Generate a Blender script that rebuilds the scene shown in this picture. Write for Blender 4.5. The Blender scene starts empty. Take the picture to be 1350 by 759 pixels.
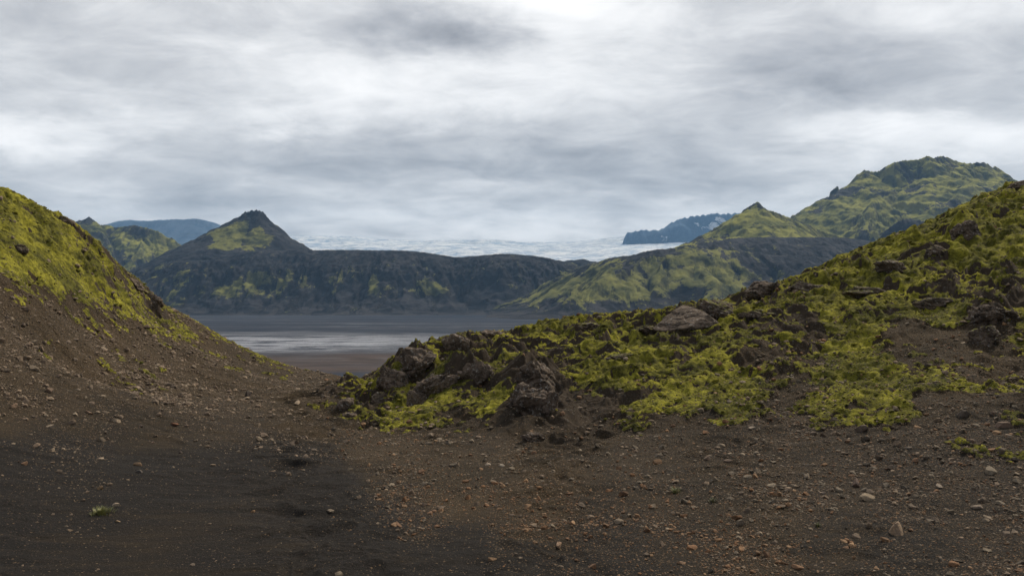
import bpy, math, random
import numpy as np

# ------------------------------------------------------------------ camera, sky, sun, exposure
F = 1169.0            # focal length in pixels of the 1350 px wide photograph
HY = 395.0            # horizon row
EYE = 3.0             # eye above the sand
PLAIN = -37.0         # level of the outwash plain
sc = bpy.context.scene
cam_d = bpy.data.cameras.new('camera'); cam = bpy.data.objects.new('camera', cam_d)
sc.collection.objects.link(cam); sc.camera = cam
cam.location = (0, 0, EYE); cam.rotation_euler = (math.radians(90), 0, 0)
cam_d.sensor_width = 36; cam_d.lens = 36 * F / 1350; cam_d.shift_y = (HY - 379.5) / 1350
cam_d.clip_start = 0.1; cam_d.clip_end = 120000
sc.view_settings.view_transform = 'Standard'; sc.view_settings.look = 'None'
sc.view_settings.gamma = 1; sc.view_settings.use_curve_mapping = False
sc.view_settings.exposure = 1.32
SUN_EL, SUN_AZ = 46.0, 42.0     # azimuth clockwise from +Y (view direction)
SUN_STR, SKY_STR = 1.5, 0.06
HAZE = 5.2e-5
NSTONE, NMOSS = 95000, 5000
sc.cycles.use_denoising = True
sc.cycles.volume_bounces = 0
sc.cycles.max_bounces = 5; sc.cycles.diffuse_bounces = 2; sc.cycles.glossy_bounces = 2
random.seed(5)
C = sc.collection

class NT:
    """tiny helper to write node trees"""
    def __init__(s, tree): s.t = tree; s.n = tree.nodes; s.l = tree.links
    def node(s, kind, **kw):
        n = s.n.new(kind)
        for k, v in kw.items(): setattr(n, k, v)
        return n
    def put(s, sock, v):
        if v is None: return
        if isinstance(v, bpy.types.NodeSocket): s.l.new(v, sock)
        else:
            if hasattr(sock.default_value, '__len__') and not hasattr(v, '__len__'): v = (v,) * len(sock.default_value)
            if hasattr(v, '__len__') and len(v) == 3 and len(sock.default_value) == 4: v = (*v, 1)
            sock.default_value = v
    def m(s, op, a, b=None, c=None, clamp=False):
        n = s.node('ShaderNodeMath', operation=op, use_clamp=clamp)
        for i, v in enumerate((a, b, c)): s.put(n.inputs[i], v)
        return n.outputs[0]
    def v(s, op, a, b=None):
        n = s.node('ShaderNodeVectorMath', operation=op); s.put(n.inputs[0], a); s.put(n.inputs[1], b); return n.outputs[0]
    def noise(s, vec, scale, detail=4, rough=0.55, dist=0.0, out=0):
        n = s.node('ShaderNodeTexNoise'); s.put(n.inputs['Vector'], vec)
        n.inputs['Scale'].default_value = scale; n.inputs['Detail'].default_value = detail
        n.inputs['Roughness'].default_value = rough; n.inputs['Distortion'].default_value = dist
        return n.outputs[out]
    def voro(s, vec, scale, out='Distance', feature='F1'):
        n = s.node('ShaderNodeTexVoronoi', feature=feature); s.put(n.inputs['Vector'], vec); n.inputs['Scale'].default_value = scale
        return n.outputs[out]
    def ramp(s, x, lo, hi, a=0.0, b=1.0):
        n = s.node('ShaderNodeMapRange', interpolation_type='SMOOTHSTEP')
        for i, v in enumerate((x, lo, hi, a, b)): s.put(n.inputs[i], v)
        return n.outputs[0]
    def mix(s, f, a, b):
        n = s.node('ShaderNodeMix', data_type='RGBA'); s.put(n.inputs[0], f); s.put(n.inputs[6], a); s.put(n.inputs[7], b); return n.outputs[2]
    def attr(s, name, out='Fac'):
        n = s.node('ShaderNodeAttribute', attribute_name=name); return n.outputs[out]
    def bump(s, h, strength, dist):
        n = s.node('ShaderNodeBump'); s.put(n.inputs['Height'], h); n.inputs['Strength'].default_value = strength
        n.inputs['Distance'].default_value = dist; return n.outputs[0]

# ---- sky: Nishita behind a full deck of cloud
w = bpy.data.worlds.new('World'); sc.world = w; w.use_nodes = True
N = NT(w.node_tree); N.n.clear()
tc = N.node('ShaderNodeTexCoord').outputs['Generated']
sx = N.node('ShaderNodeSeparateXYZ'); N.put(sx.inputs[0], tc); X_, Y_, Z_ = sx.outputs
sky = N.node('ShaderNodeTexSky', sky_type='NISHITA', sun_disc=False, sun_elevation=math.radians(SUN_EL), sun_rotation=math.radians(SUN_AZ))
bg1 = N.node('ShaderNodeBackground'); N.put(bg1.inputs[0], sky.outputs[0]); bg1.inputs[1].default_value = SKY_STR
az = N.m('ARCTAN2', X_, Y_)
el = N.m('ARCSINE', N.m('MINIMUM', N.m('MAXIMUM', Z_, -1.0), 1.0))
# the cloud deck seen in perspective: direction divided by height
den = N.m('ADD', N.m('MAXIMUM', Z_, 0.0), 0.17)
cp = N.node('ShaderNodeCombineXYZ'); N.put(cp.inputs[0], N.m('DIVIDE', X_, den)); N.put(cp.inputs[1], N.m('DIVIDE', Y_, den)); cp = cp.outputs[0]
n_big = N.noise(cp, 1.15, 6, 0.56, 0.5)
n_mid = N.noise(N.v('MULTIPLY', cp, (1.0, 1.15, 1)), 3.6, 9, 0.66, 0.5)
ae = N.node('ShaderNodeCombineXYZ'); N.put(ae.inputs[0], az); N.put(ae.inputs[1], el); ae = ae.outputs[0]
wv = N.node('ShaderNodeTexNoise'); N.put(wv.inputs['Vector'], N.v('MULTIPLY', ae, (1, 2.2, 1))); wv.inputs['Scale'].default_value = 9; wv.inputs['Detail'].default_value = 8; wv.inputs['Roughness'].default_value = .6
wrp = N.v('MULTIPLY', N.v('SUBTRACT', wv.outputs['Color'], (0.5, 0.5, 0.5)), (0.20, 0.085, 0))
aw = N.v('ADD', ae, wrp)
val = N.m('ADD', 0.635, N.m('MULTIPLY', N.m('SUBTRACT', n_big, 0.5), 0.75))
val = N.m('ADD', val, N.m('MULTIPLY', N.m('SUBTRACT', n_mid, 0.5), 0.52))
def blob(px, py, wx, wy, tilt, amp):
    """a brighter or darker bank of cloud in the direction of photo pixel px, py"""
    global val
    a = math.atan((px - 675) / F); e = math.atan((HY - py) / F * math.cos(a))
    d = N.v('SUBTRACT', aw, (a, e, 0))
    r = N.node('ShaderNodeVectorRotate', rotation_type='Z_AXIS'); N.put(r.inputs['Vector'], d); r.inputs['Angle'].default_value = math.radians(tilt)
    q = N.v('MULTIPLY', r.outputs[0], (F / wx, F / wy, 0))
    n = N.node('ShaderNodeVectorMath', operation='DOT_PRODUCT'); N.put(n.inputs[0], q); N.put(n.inputs[1], q)
    g = N.m('EXPONENT', N.m('MULTIPLY', n.outputs['Value'], -1.0))
    val = N.m('ADD', val, N.m('MULTIPLY', g, amp * 1.08))
for b in [(760, 40, 190, 75, 10, .30), (470, 110, 200, 50, 8, .24), (60, 165, 200, 26, -6, .26), (590, 45, 130, 28, 4, -.30),
          (250, 70, 190, 40, 0, -.12), (620, 205, 420, 45, 4, -.20), (1100, 90, 330, 60, 8, -.16), (1230, 175, 240, 22, 12, .18),
          (900, 265, 300, 16, 3, .10), (640, 300, 330, 22, 0, .16), (160, 235, 260, 26, 0, -.10), (360, 160, 60, 16, 0, .12), (1250, 20, 200, 30, 5, .08), (870, 110, 120, 50, 0, -.08)]:
    blob(*b)
behind = N.ramp(Y_, 0.45, -0.35)     # unseen sky overhead and behind, darkened to make the light more directional
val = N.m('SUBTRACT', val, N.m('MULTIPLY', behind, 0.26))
val = N.m('MINIMUM', N.m('MAXIMUM', val, 0.18), 0.96)
cr = N.node('ShaderNodeValToRGB'); N.put(cr.inputs[0], val)
els = cr.color_ramp.elements
els[0].position = 0.18; els[0].color = (0.13, 0.14, 0.165, 1); els[1].position = 0.96; els[1].color = (.96, .94, .92, 1)
for p, c in ((0.32, (0.285, 0.285, 0.295)), (0.45, (0.405, 0.405, 0.415)), (0.60, (0.555, 0.55, 0.552)), (0.78, (0.775, 0.765, 0.755))):
    e_ = els.new(p); e_.color = (*c, 1)
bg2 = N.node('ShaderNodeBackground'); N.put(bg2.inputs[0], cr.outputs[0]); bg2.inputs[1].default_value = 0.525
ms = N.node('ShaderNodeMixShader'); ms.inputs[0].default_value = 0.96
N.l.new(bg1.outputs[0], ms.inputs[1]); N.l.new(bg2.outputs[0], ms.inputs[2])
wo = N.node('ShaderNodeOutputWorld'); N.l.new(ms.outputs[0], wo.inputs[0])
w.cycles.sampling_method = 'MANUAL'; w.cycles.sample_map_resolution = 512

sl = bpy.data.lights.new('sun', 'SUN'); so = bpy.data.objects.new('sun', sl); C.objects.link(so)
sl.energy = SUN_STR; sl.angle = math.radians(10); sl.color = (1.0, 0.88, 0.70)
so.rotation_euler = (math.radians(90 - SUN_EL), 0, math.radians(180 - SUN_AZ)); so.location = (0, 0, 400)

# ------------------------------------------------------------------ noise
def _h(ix, iy, iz, seed):
    h = (ix.astype(np.int64) * 374761393 + iy.astype(np.int64) * 668265263 + iz.astype(np.int64) * 2147483647 + seed * 974634777) & 0xffffffff
    h = ((h ^ (h >> 13)) * 1274126177) & 0xffffffff
    return ((h ^ (h >> 16)) & 0xffffff).astype(np.float32) / 16777215.0
def vn2(x, y, seed=0):
    """gradient noise, about -1..1"""
    xi = np.floor(x); yi = np.floor(y); fx = (x - xi).astype(np.float32); fy = (y - yi).astype(np.float32)
    u = fx * fx * fx * (fx * (fx * 6 - 15) + 10); v = fy * fy * fy * (fy * (fy * 6 - 15) + 10)
    z = np.zeros_like(xi)
    def g(a, b):
        t = _h(xi + a, yi + b, z, seed) * 6.2831853
        return np.cos(t) * (fx - a) + np.sin(t) * (fy - b)
    a, b, c, d = g(0, 0), g(1, 0), g(0, 1), g(1, 1)
    return 1.5 * ((a * (1 - u) + b * u) * (1 - v) + (c * (1 - u) + d * u) * v)
def vn3(x, y, z, seed=0):
    xi = np.floor(x); yi = np.floor(y); zi = np.floor(z)
    f = [x - xi, y - yi, z - zi]; s = [q * q * (3 - 2 * q) for q in f]; r = 0
    for a in (0, 1):
        for b in (0, 1):
            for c in (0, 1):
                r = r + _h(xi + a, yi + b, zi + c, seed) * (s[0] if a else 1 - s[0]) * (s[1] if b else 1 - s[1]) * (s[2] if c else 1 - s[2])
    return r * 2 - 1
def fbm2(x, y, seed=0, o=4, g=0.5):
    r = 0; a = 1; t = 0
    for i in range(o):
        r = r + a * vn2(x * 2 ** i + 13.7 * i, y * 2 ** i - 7.3 * i, seed + i); t += a; a *= g
    return r / t
def rid2(x, y, seed=0, o=4, g=0.5):
    r = 0; a = 1; t = 0
    for i in range(o):
        r = r + a * (1 - 2 * np.abs(vn2(x * 2 ** i + 5.1 * i, y * 2 ** i + 3.3 * i, seed + i))); t += a; a *= g
    return r / t
def fbm3(x, y, z, seed=0, o=4, g=0.5):
    r = 0; a = 1; t = 0
    for i in range(o): r = r + a * vn3(x * 2 ** i, y * 2 ** i, z * 2 ** i, seed + i); t += a; a *= g
    return r / t
def worley2(x, y, seed=0):
    """distance to the nearest scattered point (0..~1.2) and that cell's random number"""
    xi = np.floor(x); yi = np.floor(y); best = np.full(x.shape, 9.0, np.float32); cid = np.zeros(x.shape, np.float32); z = np.zeros_like(xi)
    for a in (-1, 0, 1):
        for b in (-1, 0, 1):
            cx = xi + a; cy = yi + b
            d = np.hypot(cx + _h(cx, cy, z, seed) - x, cy + _h(cx, cy, z, seed + 9) - y)
            k = d < best; best = np.where(k, d, best); cid = np.where(k, _h(cx, cy, z, seed + 21), cid)
    return best, cid
def sstep(a, b, x):
    t = np.clip((x - a) / (b - a), 0, 1); return t * t * (3 - 2 * t)

# ------------------------------------------------------------------ mesh helpers
def tag(o, label=None, cat=None, group=None, kind=None):
    if label: o['label'] = label
    if cat: o['category'] = cat
    if group: o['group'] = group
    if kind: o['kind'] = kind
    return o
def np_mesh(name, co, faces, mat=None, smooth=True, attrs=None):
    """faces: (n, k) integer array"""
    me = bpy.data.meshes.new(name); n, k = faces.shape
    me.vertices.add(len(co)); me.vertices.foreach_set('co', np.asarray(co, np.float32).ravel())
    me.loops.add(n * k); me.loops.foreach_set('vertex_index', faces.astype(np.int32).ravel())
    me.polygons.add(n); me.polygons.foreach_set('loop_start', np.arange(0, n * k, k, dtype=np.int32))
    me.polygons.foreach_set('use_smooth', np.full(n, smooth, bool))
    me.update(calc_edges=True)
    for an, av in (attrs or {}).items():
        if av.ndim == 1:
            a = me.attributes.new(an, 'FLOAT', 'POINT'); a.data.foreach_set('value', av.astype(np.float32))
        else:
            a = me.attributes.new(an, 'FLOAT_COLOR', 'POINT'); a.data.foreach_set('color', np.c_[av, np.ones(len(av))].astype(np.float32).ravel())
    if mat: me.materials.append(mat)
    return me
def obj(name, me, parent=None):
    o = bpy.data.objects.new(name, me); C.objects.link(o); o.parent = parent; return o
def grid_faces(nr, nc, wrap=False):
    i = np.arange(nr - 1)[:, None]; j = np.arange(nc if wrap else nc - 1)[None, :]; j2 = (j + 1) % nc
    return np.stack([i * nc + j, i * nc + j2, (i + 1) * nc + j2, (i + 1) * nc + j], -1).reshape(-1, 4)
def P(px, py, Y):
    """world point seen at photo pixel px, py at depth Y"""
    return ((px - 675) / F * Y, Y, EYE + (HY - py) / F * Y)
def new_mat(name):
    m = bpy.data.materials.new(name); m.use_nodes = True; T = NT(m.node_tree); b = m.node_tree.nodes['Principled BSDF']
    b.inputs['Specular IOR Level'].default_value = 0.25
    return m, T, b

# ------------------------------------------------------------------ near terrain: the bowl of sand, the left hill, the mossy ridge
COLS = {  # photo column: [(row, depth) ...] of visible ground, then ('b', depth, z) of ground hidden behind the crest
 -150: [(620, 13), (430, 22), (370, 25), (300, 28), (215, 32), ('b', 38, 8.5), ('b', 50, 4)],
 0: [(759, 9.6), (680, 11.9), (590, 15), (500, 19), (430, 22.5), (370, 25.5), (300, 29), (243, 33), ('b', 38, 7.2), ('b', 50, 3), ('b', 75, -10)],
 100: [(759, 9.6), (680, 12), (590, 16.5), (500, 24), (430, 28.5), (370, 31.5), (320, 34), (292, 37), ('b', 42, 5.7), ('b', 55, 0), ('b', 75, -11)],
 200: [(759, 9.6), (680, 12.1), (600, 17), (520, 25), (460, 32), (420, 37), (388, 41), ('b', 46, 2.6), ('b', 60, -3), ('b', 75, -12)],
 300: [(759, 9.6), (680, 12.1), (600, 17.5), (530, 25), (490, 33), (460, 40), (446, 45), ('b', 50, .3), ('b', 65, -6)],
 400: [(759, 9.6), (600, 17.8), (550, 24), (520, 30), (500, 38), (487, 48), ('b', 54, -2.0), ('b', 70, -9)],
 440: [(600, 17.8), (560, 23), (520, 31), (495, 45), ('b', 52, -2.0), ('b', 70, -9)],
 500: [(600, 17.5), (570, 21.5), (545, 26), (520, 28), (498, 31), ('b', 36, 0), ('b', 50, -2.6)],
 560: [(600, 17.3), (560, 22), (530, 26), (490, 28.5), (456, 32.5), ('b', 38, 1.0), ('b', 55, -3.5)],
 640: [(700, 11.5), (640, 14.3), (590, 18.5), (550, 22), (500, 26), (460, 30), (438, 34), ('b', 40, 1.5), ('b', 56, -3)],
 720: [(759, 9.7), (640, 14.2), (590, 18.4), (550, 22), (500, 26), (460, 30), (424, 34), ('b', 41, 1.9), ('b', 60, -3)],
 800: [(640, 14), (580, 18.5), (520, 23), (470, 27), (430, 32), (415, 35), ('b', 43, 2.0), ('b', 60, -3)],
 900: [(700, 11.5), (620, 15), (560, 19), (500, 23.5), (450, 28), (412, 34), (400, 37), ('b', 45, 2.2), ('b', 62, -3)],
 1000: [(759, 9.6), (620, 14.9), (560, 18.3), (500, 22.5), (440, 27), (400, 31), (377, 35), ('b', 44, 3.0), ('b', 62, -2)],
 1100: [(620, 14.6), (560, 17.8), (500, 22), (440, 26), (380, 30.5), (343, 34.5), ('b', 43, 4.0), ('b', 62, 0)],
 1200: [(700, 11.3), (620, 14.3), (560, 17.2), (500, 20.5), (440, 24.5), (370, 29), (303, 33.5), ('b', 42, 5.2), ('b', 60, 0)],
 1350: [(759, 9.4), (700, 11.2), (620, 13.8), (560, 16.5), (500, 20), (440, 23.5), (370, 27.5), (300, 31.5), (236, 36), ('b', 44, 7.4), ('b', 60, 2)],
 1500: [(620, 13.5), (500, 20), (370, 27), (200, 34), ('b', 44, 8), ('b', 60, 3)],
}
pts = []
for px, rows in COLS.items():
    for r in rows:
        pts.append(((px - 675) / F * r[1], r[1], r[2]) if r[0] == 'b' else P(px, r[0], r[1]))
pts += [(0, 0, 1.15), (0, 4, .5), (-4, 5, .4), (4, 5, .4), (-10, 0, 1.5), (10, 0, 1.4), (0, -15, 1.5), (-25, 0, 3), (25, 0, 4), (-40, 30, 7), (45, 25, 9), (-20, -25, 2), (20, -25, 2), (-45, 60, -6), (50, 60, 0)]
pts = np.array(pts)
def tps_fit(p, lam=0.35):
    n = len(p); d = np.hypot(p[:, None, 0] - p[None, :, 0], p[:, None, 1] - p[None, :, 1])
    K = np.where(d > 0, d * d * np.log(d + 1e-9), 0) + np.eye(n) * lam
    A = np.zeros((n + 3, n + 3)); A[:n, :n] = K; A[:n, n] = 1; A[:n, n + 1:] = p[:, :2]; A[n, :n] = 1; A[n + 1:, :n] = p[:, :2].T
    return np.linalg.solve(A, np.r_[p[:, 2], 0, 0, 0])
TW = tps_fit(pts)
def base_h(x, y):
    z = TW[-3] + TW[-2] * x + TW[-1] * y
    for i in range(len(pts)):
        d2 = (x - pts[i, 0]) ** 2 + (y - pts[i, 1]) ** 2 + 1e-9
        z = z + TW[i] * 0.5 * d2 * np.log(d2)
    r = np.hypot(x, y); t = sstep(56, 135, r)
    return np.clip(z, -60, 14) * (1 - t) + (PLAIN - 5) * t

NA = 1250; NR = 1050
th = np.r_[np.linspace(-180, -36, 50, endpoint=False), np.linspace(-36, 36, NA, endpoint=False), np.linspace(36, 180, 50, endpoint=False)]
th = np.radians(th)
rr = np.r_[np.geomspace(0.3, 8.8, 34, endpoint=False), np.geomspace(8.8, 56, NR, endpoint=False), np.geomspace(56, 160, 70)]
Rg, Tg = np.meshgrid(rr, th, indexing='ij')
GX = Rg * np.sin(Tg); GY = Rg * np.cos(Tg)
# smooth base on a coarse copy of the grid, then interpolated up
rc = np.geomspace(0.3, 160, 420); tcn = np.radians(np.linspace(-180, 180, 721))
Rc, Tc = np.meshgrid(rc, tcn, indexing='ij'); Hc = base_h(Rc * np.sin(Tc), Rc * np.cos(Tc))
def bilerp(H, a0, da, b0, db, a, b):
    fa = np.clip((a - a0) / da, 0, H.shape[0] - 1.001); fb = np.clip((b - b0) / db, 0, H.shape[1] - 1.001)
    i = fa.astype(int); j = fb.astype(int); u = fa - i; v = fb - j
    return (H[i, j] * (1 - v) + H[i, j + 1] * v) * (1 - u) + (H[i + 1, j] * (1 - v) + H[i + 1, j + 1] * v) * u
def base_at(x, y):
    return bilerp(Hc, math.log(.3), math.log(160 / .3) / 419, -math.pi, 2 * math.pi / 720, np.log(np.hypot(x, y) + 1e-6), np.arctan2(x, y))
GZ = base_at(GX, GY)

def ray_hit(px, py, hf=base_at, lo=6.0, hi=58.0):
    Y = np.linspace(lo, hi, 2600); z = hf((px - 675) / F * Y, Y); zr = EYE + (HY - py) / F * Y
    k = np.nonzero(z >= zr)[0]
    if len(k) == 0: return None
    return ((px - 675) / F * Y[k[0]], Y[k[0]], z[k[0]])
def field(cps, power=3.8):
    """smooth map over the ground from values given at spots of the ground"""
    q = []
    for px, py, v in cps:
        h = ray_hit(px, py)
        if h is None:
            for d in (8, 16, 26, 40):
                h = ray_hit(px, py + d)
                if h: break
        if h: q.append((math.atan2(h[0], h[1]), 0.27 * math.log(math.hypot(h[0], h[1])), v))
    q = np.array(q)
    n = 0; d = 0
    u = Tc; vv = 0.27 * np.log(Rc)
    for a, b, v in q:
        wgt = 1.0 / ((u - a) ** 2 + (vv - b) ** 2 + 1.2e-4) ** (power / 2); n = n + wgt * v; d = d + wgt
    G = n / d
    return lambda x, y: bilerp(G, math.log(.3), math.log(160 / .3) / 419, -math.pi, 2 * math.pi / 720, np.log(np.hypot(x, y) + 1e-6), np.arctan2(x, y))
MOSS = field([(445,540,.2),(470,522,.8),(500,505,.8),(540,475,.6),(600,450,.7),(650,442,.7),(720,430,.85),(800,420,.8),(900,410,.6),(1000,385,.55),(1100,350,.8),(1200,305,1.0),(1345,245,1.0),
 (480,550,.5),(520,545,.75),(560,545,.85),(600,540,.5),(650,525,.6),(680,480,.55),(700,560,.2),(750,545,.35),(760,500,.65),(800,550,.15),(830,520,.75),(850,545,.5),(900,470,.7),(900,440,.7),(860,500,.6),(800,470,.8),
 (960,500,.8),(960,545,.85),(920,535,.4),(1000,430,.85),(1000,480,.35),(1040,490,.35),(1030,455,.4),(1060,440,.5),(1120,465,.9),(1150,500,.95),(1180,540,.75),(1100,545,.55),(1060,530,.25),(1130,560,.45),
 (1230,455,.08),(1190,448,.15),(1260,465,.1),(1250,490,.6),(1300,510,.2),(1230,530,.1),(1300,545,.15),(1345,565,.35),(1290,580,.25),(1230,590,.15),(1100,415,.9),(1250,425,.75),(1340,430,.5),(1320,465,.25),(1200,400,.8),(1300,365,.95),(1245,365,.6),(1280,330,.85),(1320,290,.95),(1150,370,.85),(1330,330,.75),(1050,400,.85),(1200,340,.8),
 (480,590,.06),(560,585,.02),(650,590,0),(700,610,0),(800,580,0),(870,585,0),(950,585,0),(1050,590,0),(1150,600,0),(1250,615,.0),(1340,640,.0),(600,650,0),(900,650,0),(1200,700,0),
 (0,260,.85),(0,330,.95),(60,350,1.2),(30,310,.85),(0,372,.5),(0,400,-.1),(60,395,.25),(100,375,1.0),(90,330,1.0),(130,375,.9),(165,395,.5),(130,410,.2),(200,415,.5),(235,432,.40),(275,452,.32),(320,475,.25),(370,487,.2),(60,410,.15),(100,395,.5),(160,425,.2),(250,480,.02),(180,450,.05),(100,440,-.1),
 (100,500,-.1),(0,450,-.1),(300,520,.0),(380,520,.02),(420,520,.05),(440,560,.05),(340,560,.0),(435,505,.1),(400,500,.05),(0,600,-.1),(200,600,-.1),(400,620,-.1),(200,720,-.1),(500,720,-.1),(900,730,-.1)]
 + [(px, py, -.1) for px in range(-50, 1450, 75) for py in (625, 665, 705, 750) if not (px > 1230 and py < 650)]
 + [(px, 595, -.05) for px in range(500, 1200, 60)] + [(1262, 588, .25), (1290, 582, .35), (1235, 612, .15), (1330, 600, .3)])
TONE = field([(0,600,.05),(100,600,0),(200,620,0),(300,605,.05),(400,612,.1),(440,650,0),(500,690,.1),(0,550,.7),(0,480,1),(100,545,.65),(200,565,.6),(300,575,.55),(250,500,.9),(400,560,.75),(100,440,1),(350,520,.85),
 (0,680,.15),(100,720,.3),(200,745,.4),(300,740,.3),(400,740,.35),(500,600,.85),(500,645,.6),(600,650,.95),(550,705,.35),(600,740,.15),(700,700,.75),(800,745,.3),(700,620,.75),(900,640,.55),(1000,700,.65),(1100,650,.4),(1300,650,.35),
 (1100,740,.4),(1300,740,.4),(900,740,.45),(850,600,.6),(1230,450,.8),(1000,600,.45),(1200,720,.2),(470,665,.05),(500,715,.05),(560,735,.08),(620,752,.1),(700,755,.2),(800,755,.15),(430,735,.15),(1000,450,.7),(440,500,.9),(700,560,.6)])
STONY = field([(100,450,1),(0,480,1),(200,500,1),(250,470,.9),(60,420,.8),(300,520,.6),(350,480,.4),(100,560,.4),(0,600,.12),(200,610,.06),(200,680,.03),(0,720,.03),(400,700,.02),(300,640,.04),(450,640,.03),(400,550,.4),(420,510,.5),(500,600,.5),(550,640,.7),
 (560,680,.7),(600,730,.08),(500,740,.03),(700,640,.5),(700,700,.7),(850,700,.5),(900,640,.6),(1000,620,.7),(1050,670,1),(1200,660,1),(1300,600,.9),(1340,680,.7),(950,580,.5),(800,590,.4),(1230,740,.5),(1000,740,.6),(1100,720,.3),(850,750,.4),
 (700,750,.2),(1200,590,.7),(1100,600,.7),(700,500,.15),(900,450,.15),(1230,470,.4),(1300,530,.7),(1200,350,.15),(50,320,.1)])
RUG = field([(450,545,.4),(480,525,1),(540,480,1),(620,480,1),(700,500,1),(700,560,.5),(640,540,.4),(760,520,.6),(560,545,.25),(800,450,.9),(900,430,1),(1000,400,.9),(1100,380,.8),(1200,340,.75),(1340,260,.75),(1300,400,.9),(1100,440,.5),(950,480,.5),(850,500,.6),
 (1000,530,.35),(1150,520,.35),(1250,460,.15),(1340,460,.4),(900,560,.2),(1050,570,.15),(1250,580,.15),(650,590,.05),(850,600,.02),(1100,620,.02),(1300,640,.03),(500,590,.05),(600,650,0),(900,700,0),(200,700,0),(100,600,0),(0,550,.03),(300,540,.03),(0,430,.08),(100,430,.08),
 (60,380,.25),(0,330,.4),(60,300,.6),(30,345,.3),(10,255,.7),(110,320,.8),(150,370,.7),(100,370,.3),(200,400,.7),(250,430,.2),(330,480,.1),(400,500,.03),(200,450,.04)])

# bedrock swelling up under the larger outcrops
MOUNDS = []
for px, py, wp, hp in [(905,425,110,34),(1008,385,70,20),(700,500,80,50),(692,540,90,60),(545,485,80,50),(517,505,50,44),(577,510,70,50),(598,460,50,30),(625,500,60,36),(1312,422,80,36),(1276,305,44,34),(1062,384,70,20),(1240,335,50,20),(1182,356,60,20),(201,392,30,20)]:
    h = ray_hit(px, py + hp * .3)
    if h: s_ = h[1] / F; MOUNDS.append((h[0], h[1] + wp * s_ * .3, wp * s_ * .45, wp * s_ * .45, hp * s_ * .55))
def detail_h(x, y, full=True):
    """relief below the smooth base, and the moss cover"""
    rug = np.clip(RUG(x, y), 0, 1); mc = MOSS(x, y) * sstep(12.0, 13.4, np.hypot(x, y)); tone = TONE(x, y)
    near = 1 - sstep(50, 80, np.hypot(x, y))
    wx = x + 0.35 * vn2(x * 1.3, y * 1.3, 71); wy = y + 0.35 * vn2(x * 1.3 + 9, y * 1.3, 72)
    big = rid2(wx / 3.4, wy / 3.4, 11, 3, .5); med = rid2(wx / 1.15, wy / 1.15, 21, 3, .55)
    wd, wc = worley2(wx / 0.85, wy / 0.85, 31)
    h = rug * (0.55 * (big - .35) + 0.46 * (med - .3) + 0.42 * (0.55 - wd) * (0.3 + wc))
    for a_, b_, c_, d_, e_ in MOUNDS: h = h + e_ * np.exp(-(((x - a_) / c_) ** 2 + ((y - b_) / d_) ** 2))
    h = h + (0.05 + .05 * rug) * fbm2(x / 2.3, y / 2.3, 41, 3) * sstep(8, 14, np.hypot(x, y))
    h = h + 0.012 * fbm2(x / .25, y / .25, 43, 3) * (0.3 + rug + np.clip(STONY(x, y), 0, 1))
    # little wash-outs in the black sand
    led = (1 - sstep(0.0, .45, tone)) * (1 - rug)
    h = h + led * (0.04 * rid2(x / 1.6 + .5 * vn2(x, y, 50), y / .9, 51, 4) + .022 * sstep(-.1, .3, fbm2(x / 3.2 + y / 5, y / 1.1, 57, 3)))
    return h, rug, mc, near
DH, rug, mc, near = detail_h(GX, GY)
H1 = GZ + DH * near
def upness(H):
    dr = np.gradient(H, axis=0) / np.gradient(rr)[:, None]
    dt = np.gradient(H, axis=1) / (np.gradient(th)[None, :] * Rg)
    return 1 / np.sqrt(1 + dr * dr + dt * dt)
up = upness(H1) / np.maximum(upness(GZ), .3)
n1 = fbm2(GX / .9, GY / .9, 61, 3); n2 = fbm2(GX / .22, GY / .22, 65, 3)
n0 = fbm2(GX / 2.6, GY / 2.6, 67, 2)
cov = mc * 1.25 + 0.62 * n1 + 0.34 * n2 + .45 * n0 - rug * (1 - sstep(.66, .97, up)) * .58 - 0.44 - .6 * (1 - sstep(.0, .16, mc))
moss = sstep(0.0, 0.16, cov)
cd, cc = worley2(GX / .20 + .3 * n2, GY / .20, 81); cd2, cc2 = worley2(GX / .09, GY / .09, 85)
H2 = H1 + near * (moss * (0.03 + 0.075 * (0.75 - cd) * (.3 + cc) + .012 * (.7 - cd2) + .06 * (.8 - worley2(GX / .46 + .4 * n2, GY / .46, 83)[0])) + rug * (1 - moss) * 0.07 * rid2(GX / .30, GY / .30, 91, 3))
# hold the skyline to the photographed one by raising or lowering the crest itself
SKY_L = [(0,243),(25,256),(55,270),(75,281),(100,293),(115,304),(130,318),(145,335),(160,349),(175,362),(190,373),(210,396),(230,407),(250,417),(275,432),(300,447),(325,459),(350,470),(375,480),(395,486),(415,489),(440,492),(460,500),
 (475,509),(500,491),(515,468),(540,453),(570,447),(600,439),(640,436),(665,438),(690,429),(720,421),(780,414),(860,408),(900,402),(945,398),(985,378),(1030,374),(1050,361),(1075,351),(1110,335),(1150,319),(1190,303),(1230,289),(1270,266),(1310,250),(1350,233)]
sa = np.array([math.atan((p - 675) / F) for p, _ in SKY_L]); sp = np.array([q for _, q in SKY_L])
prow = HY - (H2 - EYE) / np.maximum(GY, .01) * F
inw = (Rg > 20) & (Rg < 58)
pr = np.where(inw & (np.abs(Tg) < 1.0), prow, 1e5); k = pr.argmin(0); cur = pr[k, np.arange(len(th))]; rk = rr[k]
want = np.interp(th, sa, sp); dz = (cur - want) / F * rk * np.cos(th); dz[np.abs(th) > .66] = 0
ker = np.hanning(41); ker /= ker.sum(); dzs = np.convolve(np.pad(dz, 20, 'edge'), ker, 'valid'); rks = np.convolve(np.pad(rk, 20, 'edge'), ker, 'valid')
print('SKYLINE correction (m): max', np.abs(dzs).max(), 'mean', np.abs(dzs).mean())
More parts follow.
